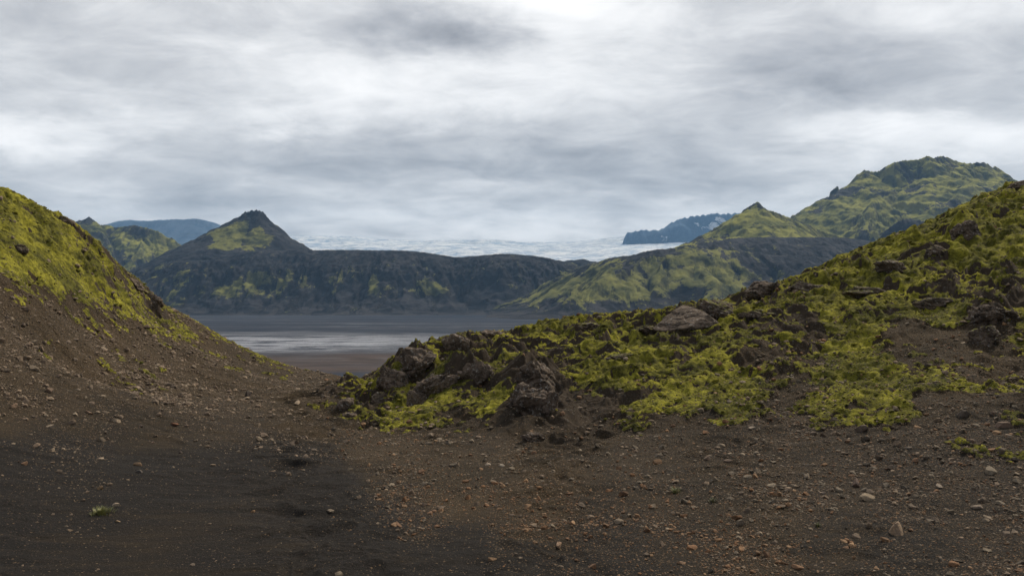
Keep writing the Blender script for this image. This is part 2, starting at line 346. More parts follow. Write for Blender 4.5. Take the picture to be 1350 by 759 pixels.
def crest_fix(x, y):
    t = np.arctan2(x, y); d = np.interp(t, th, dzs); q = np.interp(t, th, rks); r = np.hypot(x, y)
    return d * np.exp(-((r - q) / (q * np.where(r < q, .13, .3))) ** 2) * (r < 80)
H2 = H2 + crest_fix(GX, GY)
LR = np.log(rr)
def ground_at(x, y):
    """height of the finished near ground"""
    x = np.asarray(x, float); y = np.asarray(y, float)
    fa = np.clip(np.interp(np.log(np.hypot(x, y) + 1e-6), LR, np.arange(len(rr))), 0, len(rr) - 1.001)
    fb = np.clip(np.interp(np.arctan2(x, y), th, np.arange(len(th))), 0, len(th) - 1.001)
    i = fa.astype(int); j = fb.astype(int); u = fa - i; v = fb - j
    return (H2[i, j] * (1 - v) + H2[i, j + 1] * v) * (1 - u) + (H2[i + 1, j] * (1 - v) + H2[i + 1, j + 1] * v) * u

def ground_material():
    m, T, b = new_mat('black_sand_moss_and_rock')
    geo = T.node('ShaderNodeNewGeometry'); pos = geo.outputs['Position']
    tone = T.attr('tone'); stony = T.attr('stony'); mossa = T.attr('moss'); rg = T.attr('rug')
    nb = T.noise(pos, 0.55, 5, .6, .4); nf = T.noise(pos, 14, 4, .65); nff = T.noise(pos, 60, 3, .7)
    streak = T.noise(T.v('MULTIPLY', pos, (0.5, 2.4, 1)), 1.3, 5, .6, .8)
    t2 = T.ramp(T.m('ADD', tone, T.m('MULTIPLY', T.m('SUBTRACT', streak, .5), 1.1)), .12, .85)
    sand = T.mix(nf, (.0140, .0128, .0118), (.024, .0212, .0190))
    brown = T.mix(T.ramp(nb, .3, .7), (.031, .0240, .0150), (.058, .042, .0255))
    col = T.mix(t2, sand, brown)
    col = T.mix(T.m('MULTIPLY', T.ramp(nff, .56, .72), .45), col, (.17, .13, .10))
    # grit: small stones of mixed colour lying in the sand
    for sc_, lo, amt in ((26, .40, 1.0), (52, .42, .9)):
        v = T.node('ShaderNodeTexVoronoi'); T.put(v.inputs['Vector'], pos); v.inputs['Scale'].default_value = sc_
        sx_ = T.node('ShaderNodeSeparateColor'); T.put(sx_.inputs[0], v.outputs['Color'])
        pick = T.m('LESS_THAN', sx_.outputs[0], T.m('ADD', .05, T.m('MULTIPLY', stony, .42)))
        disc = T.ramp(v.outputs['Distance'], lo, lo - .12)
        pc = T.mix(sx_.outputs[1], (.09, .062, .038), (.26, .18, .11))
        col = T.mix(T.m('MULTIPLY', T.m('MULTIPLY', pick, disc), .75 * amt), col, pc)
    rock = T.mix(T.noise(pos, 3.5, 6, .7), (.020, .0155, .011), (.095, .072, .052))
    rock = T.mix(T.m('MULTIPLY', T.ramp(T.noise(pos, 9, 4, .7), .58, .70), .6), rock, (.22, .21, .19))
    col = T.mix(T.ramp(T.m('ADD', rg, T.m('MULTIPLY', T.m('SUBTRACT', nf, .5), .5)), .42, .62), col, rock)
    mn = T.m('ADD', T.m('MULTIPLY', T.noise(pos, .55, 3, .6, .3), .55), T.m('MULTIPLY', T.noise(pos, 3.2, 5, .65), .45)); mn2 = T.noise(pos, 13, 5, .75)
    mcol = T.mix(T.ramp(mn, .42, .62), (.046, .052, .011), (.34, .320, .034))
    mcol = T.mix(T.ramp(T.m('ADD', T.m('MULTIPLY', mn2, .45), T.m('MULTIPLY', T.noise(pos, 4.2, 4, .6), .55)), .38, .60), T.mix(.68, mcol, (.026, .024, .009)), T.mix(.22, mcol, (.44, .40, .06)))
    mk = T.ramp(T.m('ADD', mossa, T.m('MULTIPLY', T.m('SUBTRACT', T.noise(pos, 5, 6, .72), .5), 1.5)), .36, .62)
    col = T.mix(mk, col, mcol)
    T.put(b.inputs['Base Color'], col); b.inputs['Roughness'].default_value = .95; b.inputs['Specular IOR Level'].default_value = .12
    hgt = T.m('ADD', T.m('MULTIPLY', T.noise(pos, 30, 5, .7), 1.0), T.m('MULTIPLY', T.m('MULTIPLY', mk, mn2), .8))
    T.put(b.inputs['Normal'], T.bump(hgt, 1.0, .06))
    return m
GM = ground_material()
fl = lambda a: a.ravel()
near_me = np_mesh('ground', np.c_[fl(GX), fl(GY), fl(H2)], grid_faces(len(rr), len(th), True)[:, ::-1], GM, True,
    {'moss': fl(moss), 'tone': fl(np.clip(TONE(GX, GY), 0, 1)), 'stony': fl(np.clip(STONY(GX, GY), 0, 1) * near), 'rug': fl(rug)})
tag(obj('ground', near_me), 'dark sand hollow between a scree hill and a mossy rocky ridge', 'ground', kind='structure')
print('MARK near')

# ------------------------------------------------------------------ the far land
def cone_field(x, y, crests, step):
    """height of a landform grown from its crest lines, with each spot's crest position and distance"""
    H = np.full(x.shape, -1e4, np.float32); S = np.zeros(x.shape, np.float32); D = np.zeros(x.shape, np.float32); s0 = 0
    x = x.astype(np.float32); y = y.astype(np.float32)
    for ci, (line, prof) in enumerate(crests):
        pk = np.array([q[0] for q in prof], float); pz = np.array([q[1] for q in prof], float)
        w_ = np.array([P(*q) for q in line]); seg = np.hypot(*(w_[1:, :2] - w_[:-1, :2]).T); cum = np.r_[0, np.cumsum(seg)]
        n = max(2, int(cum[-1] / step)); t = np.linspace(0, cum[-1], n)
        X = np.interp(t, cum, w_[:, 0]); Y = np.interp(t, cum, w_[:, 1]); Z = np.interp(t, cum, w_[:, 2])
        wob = vn2(t / (step * 9), t * 0 + ci * 7.7, 5 + ci) * step * .8
        for a, b, c, tt, wb in zip(X, Y, Z, t, wob):
            d = np.hypot(x - a, y - b - wb); h = c - np.interp(d, pk, pz, right=None) - np.maximum(d - pk[-1], 0) * ((pz[-1] - pz[-2]) / (pk[-1] - pk[-2]))
            k = h > H; H = np.where(k, h, H); D = np.where(k, d, D); S = np.where(k, tt + s0, S)
        s0 += cum[-1] + 400
    return H, S, D
def slopes(*q):
    """[(run, fall), ...] from a list of (run, gradient)"""
    r = [(0, 0)]
    for run, g in q: r.append((r[-1][0] + run, r[-1][1] + run * g))
    return r
def massif(name, label, mat, crests, bx, by, step, floor, foot, gully=(60, 9), rough=(40, 6), cstep=None, paint=(), bands=(), seed=1, mossb=0.5, sink=.9, upm=.3, rband=None):
    """bx, by: world bounds. paint: (px, py, Y, half width m, half height m, value) in the standing plane of the slope"""
    nx = int((bx[1] - bx[0]) / step); ny = int((by[1] - by[0]) / step)
    x, y = np.meshgrid(np.linspace(*bx, nx), np.linspace(*by, ny)); 
    L = gully[0]
    xw = x + .35 * L * vn2(x / L / 1.7, y / L / 1.7, seed + 90) + .12 * L * vn2(x / L * 2, y / L * 2, seed + 91); yw = y + .35 * L * vn2(x / L / 1.7 + 5, y / L / 1.7, seed + 92) + .12 * L * vn2(x / L * 2 + 3, y / L * 2, seed + 93)
    H, S, D = cone_field(xw, yw, crests, cstep or step * 3)
    far = sstep(.1 * L, 1.6 * L, D)
    g1 = rid2(S / L + .5 * vn2(x / L / 2, y / L / 2, seed), D / (L * 7), seed + 1, 3, .55)
    g2 = rid2(S / (L * .34) + .6 * vn2(x / L, y / L, seed + 60), D / (L * 2.6), seed + 61, 3, .6)
    H = H - gully[1] * (1 - g1) * far - gully[1] * .42 * (1 - g2) * sstep(.1 * L, .8 * L, D)
    rb = 1.0 if rband is None else .22 + np.exp(-((H - rband[0] + 14 * vn2(x / 70, y / 70, seed + 50)) / rband[1]) ** 2)
    H = H + rb * rough[1] * (fbm2(x / rough[0], y / rough[0], seed + 5, 5, .52) * (.35 + .65 * far) + .45 * rid2(x / rough[0] * 1.7, y / rough[0] * 1.7, seed + 7, 5, .6))
    for (px, py, Y, rw, rh, amp) in bands:      # cliff bands: steps of rock
        c = P(px, py, Y); k = np.exp(-((x - c[0]) / rw) ** 2 - ((H - c[2]) / rh) ** 2)
        st = 17.0 + 0 * H; q = (H + 9 * fbm2(x / 60, y / 60, seed + 33, 3) * 2.2) / st; fr = q - np.floor(q); H = H + k * amp * (sstep(.25, .6, fr) - fr) * st * .45 * (1 + vn2(x / 45, y / 45, seed + 37)) + k * amp * 9 * rid2(x / 18, y / 18, seed + 35, 4)
    fz = H - floor; fz = np.where(fz > 6 * foot, fz, foot * np.log1p(np.exp(np.clip(fz / foot, -30, 30))))
    H = floor + fz - sink
    gy, gx = np.gradient(H, (by[1] - by[0]) / (ny - 1), (bx[1] - bx[0]) / (nx - 1)); steep = np.hypot(gx, gy)
    mo = mossb + .5 * fbm2(x / (L * 2.2), y / (L * 2.2), seed + 11, 4) + .38 * fbm2(S / (L * .35), D / (L * 2.2), seed + 13, 4) + .30 * (g1 - .4) + .35 * (g2 - .4)
    for (px, py, Y, rw, rh, v) in paint:
        c = P(px, py, Y); rx = (x - c[0] + .3 * rw * vn2(x / rw * 1.5, H / rw * 1.5, seed + 40)) / rw; rz = (H - c[2] + .35 * rh * vn2(x / rh * 1.3, H / rh, seed + 41)) / rh
        mo = mo + v * np.exp(-(rx * rx + rz * rz) ** 1.5)
    mo = sstep(.20, .90, mo)
    rock = sstep(.82, 1.15, steep + .35 * fbm2(x / 30, y / 30, seed + 15, 4))
    tr = sstep(2, 14, fz)
    at = {'moss': fl(mo * tr), 'rock': fl(rock * tr), 'run': fl(S), 'fall': fl(D)}
    me = np_mesh(name, np.c_[fl(x), fl(y), fl(H)], grid_faces(ny, nx), mat, True, at)
    o = obj(name, me); tag(o, label, name.replace('_', ' '), kind='structure'); return o

def slope_material(name, ash, ash2, m1, m2, rockc, sc_=1.0, snow=None):
    m, T, b = new_mat(name)
    pos = T.node('ShaderNodeNewGeometry').outputs['Position']
    mo = T.attr('moss'); rk = T.attr('rock'); run = T.attr('run'); fall = T.attr('fall')
    cv = T.node('ShaderNodeCombineXYZ'); T.put(cv.inputs[0], run); T.put(cv.inputs[1], T.m('MULTIPLY', fall, .14)); 
    stk = T.noise(cv.outputs[0], .11 / sc_, 5, .65, .3)
    cv2 = T.node('ShaderNodeCombineXYZ'); T.put(cv2.inputs[0], run); T.put(cv2.inputs[1], T.m('MULTIPLY', fall, .16)); stk2 = T.noise(cv2.outputs[0], .085 / sc_, 6, .70, .6)
    n1 = T.noise(pos, .02 / sc_, 6, .65); n2 = T.noise(pos, .11 / sc_, 5, .7)
    col = T.mix(T.ramp(T.m('ADD', T.m('MULTIPLY', stk, .6), T.m('MULTIPLY', n1, .4)), .42, .58), ash, ash2)
    col = T.mix(T.m('MULTIPLY', rk, T.ramp(n2, .35, .55)), col, rockc)
    mc = T.mix(T.ramp(T.m('ADD', T.m('MULTIPLY', n1, .5), T.m('MULTIPLY', stk, .5)), .40, .60), m1, m2)
    k = T.ramp(T.m('ADD', mo, T.m('ADD', T.m('ADD', T.m('MULTIPLY', T.m('SUBTRACT', n2, .5), 1.5), T.m('MULTIPLY', T.m('SUBTRACT', n1, .5), 1.1)), T.m('MULTIPLY', T.m('SUBTRACT', stk2, .5), 2.4))), .44, .60)
    k = T.m('MULTIPLY', k, T.m('SUBTRACT', 1.0, T.m('MULTIPLY', rk, .55)))
    col = T.mix(k, col, mc)
    if snow:
        ns = T.noise(T.v('MULTIPLY', pos, (1, 1, 1.4)), .0035, 6, .62, .5)
        col = T.mix(T.ramp(ns, snow, snow + .03), col, (.75, .78, .82))
    T.put(b.inputs['Base Color'], col); b.inputs['Roughness'].default_value = .95; b.inputs['Specular IOR Level'].default_value = .1
    T.put(b.inputs['Normal'], T.bump(T.m('ADD', n2, T.noise(pos, .4 / sc_, 4, .7)), 1.0, 4.5 * sc_))
    return m
ash_m = slope_material('ash_and_moss_slopes', (.013, .014, .018), (.056, .053, .056), (.080, .086, .028), (.25, .245, .065), (.024, .021, .021))
green_m = slope_material('mossy_tuff_slopes', (.030, .030, .032), (.060, .056, .052), (.095, .105, .026), (.34, .33, .070), (.034, .030, .028))
blue_m = slope_material('haze_tinted_rock_slopes', (.075, .125, .205), (.120, .170, .250), (.07, .11, .14), (.09, .14, .18), (.065, .115, .19), 3.0)  # blue of the distant haze mixed into the rock colour itself
crag_m = slope_material('haze_tinted_snow_streaked_rock', (.065, .120, .210), (.100, .160, .255), (.07, .11, .14), (.09, .14, .18), (.055, .105, .19), 3.0, .575)  # haze blue put into the crag's rock tones as well
std = slopes((400, .66))

EXTRA_D = 0
massif('dark_ridge', 'long dark ash ridge with rock bands and faint moss at the far side of the plain', ash_m,
  [([(60, 400, 2700), (120, 375, 2690), (177, 357, 2660), (205, 350, 2640), (240, 345, 2630), (275, 341, 2620), (300, 336, 2620), (333, 331, 2620), (367, 330, 2640), (420, 329, 2640), (480, 329, 2640), (530, 330, 2640), (560, 332, 2650), (597, 339, 2680), (630, 336, 2680), (665, 334, 2660), (700, 336, 2660), (725, 341, 2680), (745, 346, 2700), (765, 360, 2720), (780, 385, 2740)], slopes((55, .22), (70, .62), (90, .80), (120, .58))),
   ([(730, 350, 2900), (750, 343, 2900), (768, 341, 2900), (785, 347, 2900)], slopes((50, .2), (300, .6))),
   ([(330, 334, 2600), (300, 362, 2500), (285, 392, 2410)], std), ([(470, 331, 2620), (462, 358, 2510), (455, 388, 2420)], std),
   ([(545, 333, 2630), (540, 362, 2520), (560, 392, 2430)], std), ([(655, 337, 2650), (650, 362, 2540), (640, 395, 2450)], std), ([(400, 332, 2620), (395, 370, 2500)], std),
   ([(720, 344, 2650), (725, 366, 2540), (745, 393, 2460)], std), ([(240, 346, 2620), (215, 380, 2500)], std), ([(690, 375, 2520), (695, 402, 2420)], slopes((300, .5)))],
  (-1560, 330), (2200, 3120), 3.2, PLAIN, 15, gully=(46, 17), rough=(30, 11), seed=3, mossb=.17, rband=(82, 30),
  paint=[(350, 372, 2480, 95, 32, .42), (470, 374, 2480, 90, 36, .30), (310, 385, 2420, 120, 24, .30), (565, 380, 2480, 45, 22, .40), (240, 380, 2500, 70, 40, .30), (400, 400, 2400, 300, 14, -.2), (620, 340, 2640, 300, 14, -.6), (400, 334, 2630, 300, 14, -.6), (690, 395, 2450, 90, 22, -.4), (745, 358, 2600, 40, 10, .3), (640, 385, 2480, 40, 20, .15)],
  bands=[(460, 360, 2560, 330, 24, 1.0), (680, 360, 2560, 220, 24, 1.0), (300, 365, 2560, 200, 20, .7)])
massif('volcanic_cone', 'steep flat topped cone with a mossy face rising behind the dark ridge', ash_m,
  [([(120, 385, 2850), (177, 354, 2850), (200, 345, 2860), (240, 330, 2880), (262, 318, 2890), (283, 307, 2900), (300, 296, 2900), (312, 286, 2900)], slopes((400, .55))),
   ([(312, 287, 2900), (320, 281, 2900), (325, 277, 2900), (329, 278, 2900), (333, 275, 2900), (343, 276, 2900), (348, 281, 2900), (356, 289, 2900), (365, 299, 2900), (385, 317, 2900), (400, 328, 2900), (430, 348, 2900)], slopes((14, 1.5), (60, .78), (340, .66))),
   ([(330, 282, 2890), (322, 302, 2840), (318, 330, 2760)], slopes((300, .7))), ([(345, 285, 2890), (352, 305, 2840), (362, 330, 2760)], slopes((300, .7)))],
  (-1500, -300), (2640, 3240), 3.2, 60, 7, gully=(34, 6), rough=(26, 4), seed=23, mossb=.10,
  paint=[(324, 314, 2830, 92, 48, 1.1), (333, 300, 2850, 9, 46, -.8), (365, 310, 2850, 40, 30, -.4), (326, 280, 2890, 100, 20, -.7), (310, 300, 2850, 30, 25, .3), (350, 325, 2800, 30, 18, .3), (230, 345, 2850, 110, 16, -.3)])
massif('left_hill', 'jagged green and grey hill between the near slope and the cone', green_m,
  [([(40, 330, 3500), (80, 312, 3500), (98, 296, 3500), (106, 290, 3500), (112, 290, 3500), (118, 285, 3500), (124, 291, 3500), (131, 296, 3500), (140, 296, 3500), (150, 300, 3500), (160, 299, 3500), (168, 297, 3500), (173, 296, 3500), (185, 298, 3500), (198, 302, 3500), (207, 305, 3500), (218, 312, 3500), (226, 313, 3500), (234, 318, 3500), (242, 324, 3500), (262, 345, 3520), (290, 370, 3540)], std),
   ([(120, 290, 3490), (140, 315, 3400), (150, 340, 3280)], std), ([(174, 298, 3490), (185, 320, 3400), (190, 350, 3280)], std), ([(215, 312, 3490), (215, 335, 3400)], std)],
  (-2050, -1050), (3000, 3800), 4.0, PLAIN, 10, gully=(50, 16), rough=(40, 9), seed=43, mossb=.50, paint=[(180, 325, 3400, 110, 40, .3), (120, 290, 3500, 60, 22, -.5)])
massif('terrace_hill', 'broad hill with moss streaked spurs and a dark flat ash terrace on top', ash_m,
  [([(700, 385, 2480), (760, 352, 2360), (800, 342, 2270), (850, 331, 2210), (873, 328, 2200), (902, 323, 2240), (940, 318, 2290), (971, 313, 2350), (1020, 312, 2400), (1105, 313, 2450), (1150, 318, 2480), (1200, 312, 2520), (1260, 300, 2560), (1350, 290, 2560)], slopes((60, .40), (400, .60))),
   ([(900, 326, 2200), (960, 330, 2200), (1020, 335, 2200), (1100, 340, 2200), (1180, 345, 2200)], slopes((60, .35), (400, .60))),
   ([(930, 320, 2280), (990, 320, 2300), (1060, 322, 2320), (1130, 327, 2340), (1200, 330, 2350)], slopes((60, .35), (400, .60))),
   ([(860, 331, 2195), (830, 350, 2110), (790, 372, 2030), (745, 398, 1960)], slopes((400, .56))),
   ([(872, 330, 2190), (870, 352, 2100), (866, 380, 2000)], std),
   ([(800, 344, 2260), (765, 372, 2180), (720, 395, 2120)], slopes((400, .5))),
   ([(950, 321, 2250), (940, 338, 2150), (935, 356, 2070), (940, 380, 1990), (950, 405, 1900)], std),
   ([(1000, 330, 2200), (1035, 350, 2090), (1055, 372, 1990)], std),
   ([(1172, 301, 2480), (1185, 293, 2480), (1192, 289, 2480), (1205, 287, 2480), (1216, 290, 2480), (1224, 293, 2480), (1240, 300, 2480)], slopes((60, .9), (100, .5)))],
  (-60, 1600), (1700, 2760), 3.6, PLAIN, 20, gully=(52, 13), rough=(34, 5), seed=63, mossb=.34,
  paint=[(800, 372, 2080, 150, 40, .45), (930, 355, 2120, 120, 50, .55), (760, 385, 2100, 60, 22, .3), (1120, 325, 2300, 260, 34, -1.0), (960, 318, 2300, 110, 8, -.6), (840, 336, 2220, 90, 10, -.4), (1100, 360, 2100, 140, 60, -.8), (1200, 292, 2480, 80, 30, -1)])
massif('pointed_hill', 'pointed mossy hill like a small pyramid behind the dark terrace', green_m,
  [([(880, 345, 2620), (910, 321, 2620), (935, 306, 2620), (950, 297, 2620), (963, 289, 2620), (972, 282, 2620), (980, 274, 2620), (988, 268, 2620), (995, 264.5, 2620), (1002, 270, 2620), (1010, 276, 2620), (1020, 278, 2620), (1030, 281, 2620), (1052, 290, 2620), (1080, 301, 2620), (1105, 310, 2620), (1140, 325, 2620)], slopes((20, .9), (60, .72), (300, .50))),
   ([(995, 266, 2615), (1000, 285, 2560), (1005, 308, 2470)], std)],
  (380, 1150), (2380, 2900), 3.2, 110, 8, gully=(40, 7), rough=(30, 5), seed=83, mossb=.78, paint=[(995, 272, 2600, 40, 22, -.55), (915, 318, 2600, 30, 20, -.4), (1060, 305, 2560, 120, 16, .3)])
massif('green_mountain', 'tall green craggy mountain behind the mossy ridge on the right', green_m,
  [([(980, 345, 3300), (1020, 312, 3300), (1052, 290, 3300), (1075, 273, 3300), (1080, 266, 3300), (1090, 258, 3300), (1094, 254, 3300), (1099, 245, 3300), (1104, 248, 3300), (1112, 247, 3300), (1122, 239, 3300), (1134, 231, 3300), (1144, 223, 3300), (1150, 225, 3300), (1163, 225, 3300), (1172, 218, 3300), (1180, 214, 3300), (1200, 211, 3300), (1215, 209, 3300), (1224, 204, 3300), (1230, 209, 3300), (1242, 206, 3300), (1254, 205, 3300), (1268, 210, 3300), (1281, 215, 3300), (1292, 213, 3300), (1300, 216, 3300), (1308, 223, 3300), (1313, 218, 3300), (1322, 224, 3300), (1334, 236, 3300), (1360, 262, 3300), (1420, 300, 3300)], slopes((26, 1.0), (500, .62))),
   ([(1222, 210, 3290), (1205, 235, 3200), (1175, 255, 3100), (1150, 268, 3020), (1140, 295, 2880)], slopes((400, .55))),
   ([(1144, 226, 3290), (1120, 262, 3160), (1095, 295, 3000)], slopes((400, .55))), ([(1290, 218, 3290), (1275, 255, 3150), (1265, 285, 2980)], slopes((400, .55)))],
  (820, 2200), (2640, 3700), 4.2, 120, 12, gully=(62, 22), rough=(46, 10), seed=103, mossb=.70, cstep=12,
  paint=[(1090, 255, 3280, 70, 50, -.55), (1160, 270, 3020, 110, 55, .35), (1215, 255, 3100, 70, 60, -.30), (1270, 240, 3150, 130, 60, .12), (1130, 290, 2950, 120, 30, .2), (1110, 265, 3150, 80, 60, .25)])
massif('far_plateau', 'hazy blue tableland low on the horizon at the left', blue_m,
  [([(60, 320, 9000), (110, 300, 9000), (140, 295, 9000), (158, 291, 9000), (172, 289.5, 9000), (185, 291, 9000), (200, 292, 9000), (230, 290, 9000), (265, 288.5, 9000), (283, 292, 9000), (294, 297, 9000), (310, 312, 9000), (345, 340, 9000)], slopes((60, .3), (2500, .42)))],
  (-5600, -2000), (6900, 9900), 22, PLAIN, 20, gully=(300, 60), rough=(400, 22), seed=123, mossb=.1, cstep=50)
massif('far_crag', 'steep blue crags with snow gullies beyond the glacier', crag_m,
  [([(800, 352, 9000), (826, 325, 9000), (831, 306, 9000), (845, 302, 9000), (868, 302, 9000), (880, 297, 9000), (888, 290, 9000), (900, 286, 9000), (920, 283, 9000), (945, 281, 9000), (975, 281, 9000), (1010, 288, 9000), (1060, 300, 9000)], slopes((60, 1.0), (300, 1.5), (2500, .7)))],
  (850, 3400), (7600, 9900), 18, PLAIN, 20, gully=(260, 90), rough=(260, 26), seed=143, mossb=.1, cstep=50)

# glacier: a broad ice fall flowing down towards the plain behind the dark ridge
def glacier():
    x, y = np.meshgrid(np.linspace(-3600, 2300, 900), np.linspace(5600, 11500, 420))
    px = x / y * F + 675
    top = np.interp(px, [250, 330, 390, 430, 470, 500, 560, 600, 650, 700, 735, 780, 830, 860, 1000], [330, 322, 314, 311, 313, 316, 318, 316.5, 317, 320, 320, 316, 313, 312, 310])
    zt = EYE + (HY - np.interp(x / 10000 * F + 675, px[0] * 0 + np.linspace(250, 1000, 900), np.interp(np.linspace(250, 1000, 900), [250, 330, 390, 430, 470, 500, 560, 600, 650, 700, 735, 780, 830, 860, 1000], [330, 322, 314, 311, 313, 316, 318, 316.5, 317, 320, 320, 316, 313, 312, 310]))) / F * 10000
    t = (y - 10000) / 4400
    z = zt + np.where(t < 0, t * 480 + 45 * np.sin(t * 9 + x / 900) * np.exp(-((t + .45) / .35) ** 2), -t * 300)
    crev = rid2(x / 260 + .6 * vn2(x / 900, y / 900, 7), y / 120, 171, 4, .6)
    z = z + 10 * crev * sstep(0.1, .5, .5 + fbm2(x / 1200, y / 900, 175, 2)) + 14 * fbm2(x / 600, y / 400, 177, 4)
    m, T, b = new_mat('crevassed_ice')
    pos = T.node('ShaderNodeNewGeometry').outputs['Position']
    a = T.noise(T.v('MULTIPLY', pos, (1, 1.3, 1)), .0048, 8, .72, 1.4); c = T.noise(pos, .0011, 4, .6)
    col = T.mix(T.ramp(a, .38, .60), (.30, .41, .55), (.80, .83, .86))
    col = T.mix(T.ramp(T.m('ADD', T.m('MULTIPLY', c, .6), T.m('MULTIPLY', T.noise(T.v('MULTIPLY', pos, (1, 1.6, 1)), .009, 6, .7, 1.0), .5)), .56, .66), col, (.32, .39, .47))
    T.put(b.inputs['Base Color'], col); b.inputs['Roughness'].default_value = .7
    T.put(b.inputs['Normal'], T.bump(a, .8, 30))
    me = np_mesh('glacier', np.c_[fl(x), fl(y), fl(z)], grid_faces(*x.shape), m)
    tag(obj('glacier', me), 'pale crevassed glacier tongue spread across the horizon', 'glacier', kind='structure')
glacier()

# outwash plain: one sheet to the horizon
def plain():
    r = np.r_[np.geomspace(20, 5000, 260), np.geomspace(5200, 60000, 30)]; t = np.radians(np.r_[np.linspace(-180, -36, 40, endpoint=False), np.linspace(-36, 36, 300, endpoint=False), np.linspace(36, 180, 40, endpoint=False)])
    R_, T_ = np.meshgrid(r, t, indexing='ij'); x = R_ * np.sin(T_); y = R_ * np.cos(T_)
    z = PLAIN + .25 * fbm2(x / 90, y / 40, 201, 3) * sstep(60, 300, R_) * (R_ < 4000)
    z = np.where(R_ > 5000, PLAIN - 3, z)
    m, T, b = new_mat('outwash_sand_and_wet_gravel')
    pos = T.node('ShaderNodeNewGeometry').outputs['Position']; s = T.node('ShaderNodeSeparateXYZ'); T.put(s.inputs[0], pos); px_, py_, _ = s.outputs
    st1 = T.noise(T.v('MULTIPLY', pos, (.0028, .011, 1)), 1.0, 7, .66, .9)
    st2 = T.noise(T.v('MULTIPLY', pos, (.020, .075, 1)), 1.0, 7, .72, .9)
    fine = T.noise(pos, .35, 4, .7)
    wob = T.m('MULTIPLY', T.m('SUBTRACT', T.noise(T.v('MULTIPLY', pos, (.006, .006, 1)), 1, 5), .5), 330)
    yy = T.m('ADD', py_, wob)
    br = T.m('MULTIPLY', T.ramp(T.m('ADD', yy, T.m('MULTIPLY', st2, 260)), 860, 660), T.ramp(yy, 480, 560))
    col = T.mix(T.ramp(st1, .35, .65), (.026, .031, .044), (.050, .055, .068))
    col = T.mix(br, col, T.mix(T.ramp(st2, .35, .65), (.050, .040, .036), (.105, .080, .068)))
    wet = T.m('MULTIPLY', T.ramp(yy, 600, 780), T.ramp(yy, 1200, 820))
    k = T.ramp(T.m('ADD', T.m('MULTIPLY', st2, .8), T.m('MULTIPLY', st1, .5)), .54, .72)
    silver = T.m('MULTIPLY', wet, T.m('MULTIPLY', k, T.ramp(px_, 60, -200)))
    silver2 = T.m('MULTIPLY', T.ramp(T.m('ADD', T.m('MULTIPLY', st2, .5), T.m('MULTIPLY', st1, .5)), .54, .62), .5)
    wetall = T.m('MAXIMUM', silver, T.m('MULTIPLY', silver2, T.m('SUBTRACT', 1.0, br)))
    col = T.mix(silver, col, T.mix(T.ramp(T.m('ADD', T.m('MULTIPLY', fine, .5), T.m('MULTIPLY', st2, .5)), .42, .56), (.06, .066, .085), (.26, .27, .30)))  # sky sheen on the wet gravel painted in as paler grey
    T.put(b.inputs['Base Color'], col)
    T.put(b.inputs['Roughness'], T.m('SUBTRACT', .95, T.m('MULTIPLY', wetall, .55))); T.put(b.inputs['Specular IOR Level'], T.m('ADD', .03, T.m('MULTIPLY', wetall, .5)))
    T.put(b.inputs['Normal'], T.bump(T.m('ADD', fine, st2), .6, .5))
    me = np_mesh('outwash_plain', np.c_[fl(x), fl(y), fl(z)], grid_faces(len(r), len(t), True)[:, ::-1], m)
    tag(obj('outwash_plain', me), 'flat grey outwash plain with silvery wet gravel bands', 'plain', kind='structure')
plain()

# the air: one even volume round everything
def haze():
    x0, x1, y0, y1, z0, z1 = -9000, 9000, -3000, 11800, -62, 1150
    co = np.array([(x, y, z) for z in (z0, z1) for y in (y0, y1) for x in (x0, x1)])
    fc = np.array([(0, 2, 3, 1), (4, 5, 7, 6), (0, 1, 5, 4), (2, 6, 7, 3), (0, 4, 6, 2), (1, 3, 7, 5)])
    m = bpy.data.materials.new('thin_blue_air'); m.use_nodes = True; T = NT(m.node_tree); T.n.clear()
    v = T.node('ShaderNodeVolumePrincipled'); v.inputs['Color'].default_value = (.32, .60, 1.0, 1); v.inputs['Density'].default_value = HAZE; v.inputs['Anisotropy'].default_value = 0.1
    o = T.node('ShaderNodeOutputMaterial'); T.l.new(v.outputs[0], o.inputs['Volume'])
    m.cycles.homogeneous_volume = True
    h = obj('haze', np_mesh('haze', co, fc, m, False)); tag(h, 'thin bluish haze filling the air', 'haze', kind='stuff')
haze()
print('MARK far')

# ------------------------------------------------------------------ rocks, stones, moss cushions, grass
import bmesh
def ico(n):
    bm = bmesh.new(); bmesh.ops.create_icosphere(bm, subdivisions=n, radius=1.0)
    v = np.array([q.co[:] for q in bm.verts]); f = np.array([[q.index for q in p.verts] for p in bm.faces]); bm.free(); return v, f
ICO = {n: ico(n) for n in (1, 2, 3, 5, 6)}
def worley3(x, y, z, seed):
    xi, yi, zi = np.floor(x), np.floor(y), np.floor(z); f1 = np.full(x.shape, 9.0); f2 = f1.copy(); cid = np.zeros(x.shape)
    for a in (-1, 0, 1):
        for b in (-1, 0, 1):
            for c in (-1, 0, 1):
                cx, cy, cz = xi + a, yi + b, zi + c
                d = np.sqrt((cx + _h(cx, cy, cz, seed) - x) ** 2 + (cy + _h(cx, cy, cz, seed + 3) - y) ** 2 + (cz + _h(cx, cy, cz, seed + 6) - z) ** 2)
                k = d < f1; f2 = np.where(k, f1, np.minimum(f2, d)); cid = np.where(k, _h(cx, cy, cz, seed + 9), cid); f1 = np.where(k, d, f1)
    return f1, f2, cid
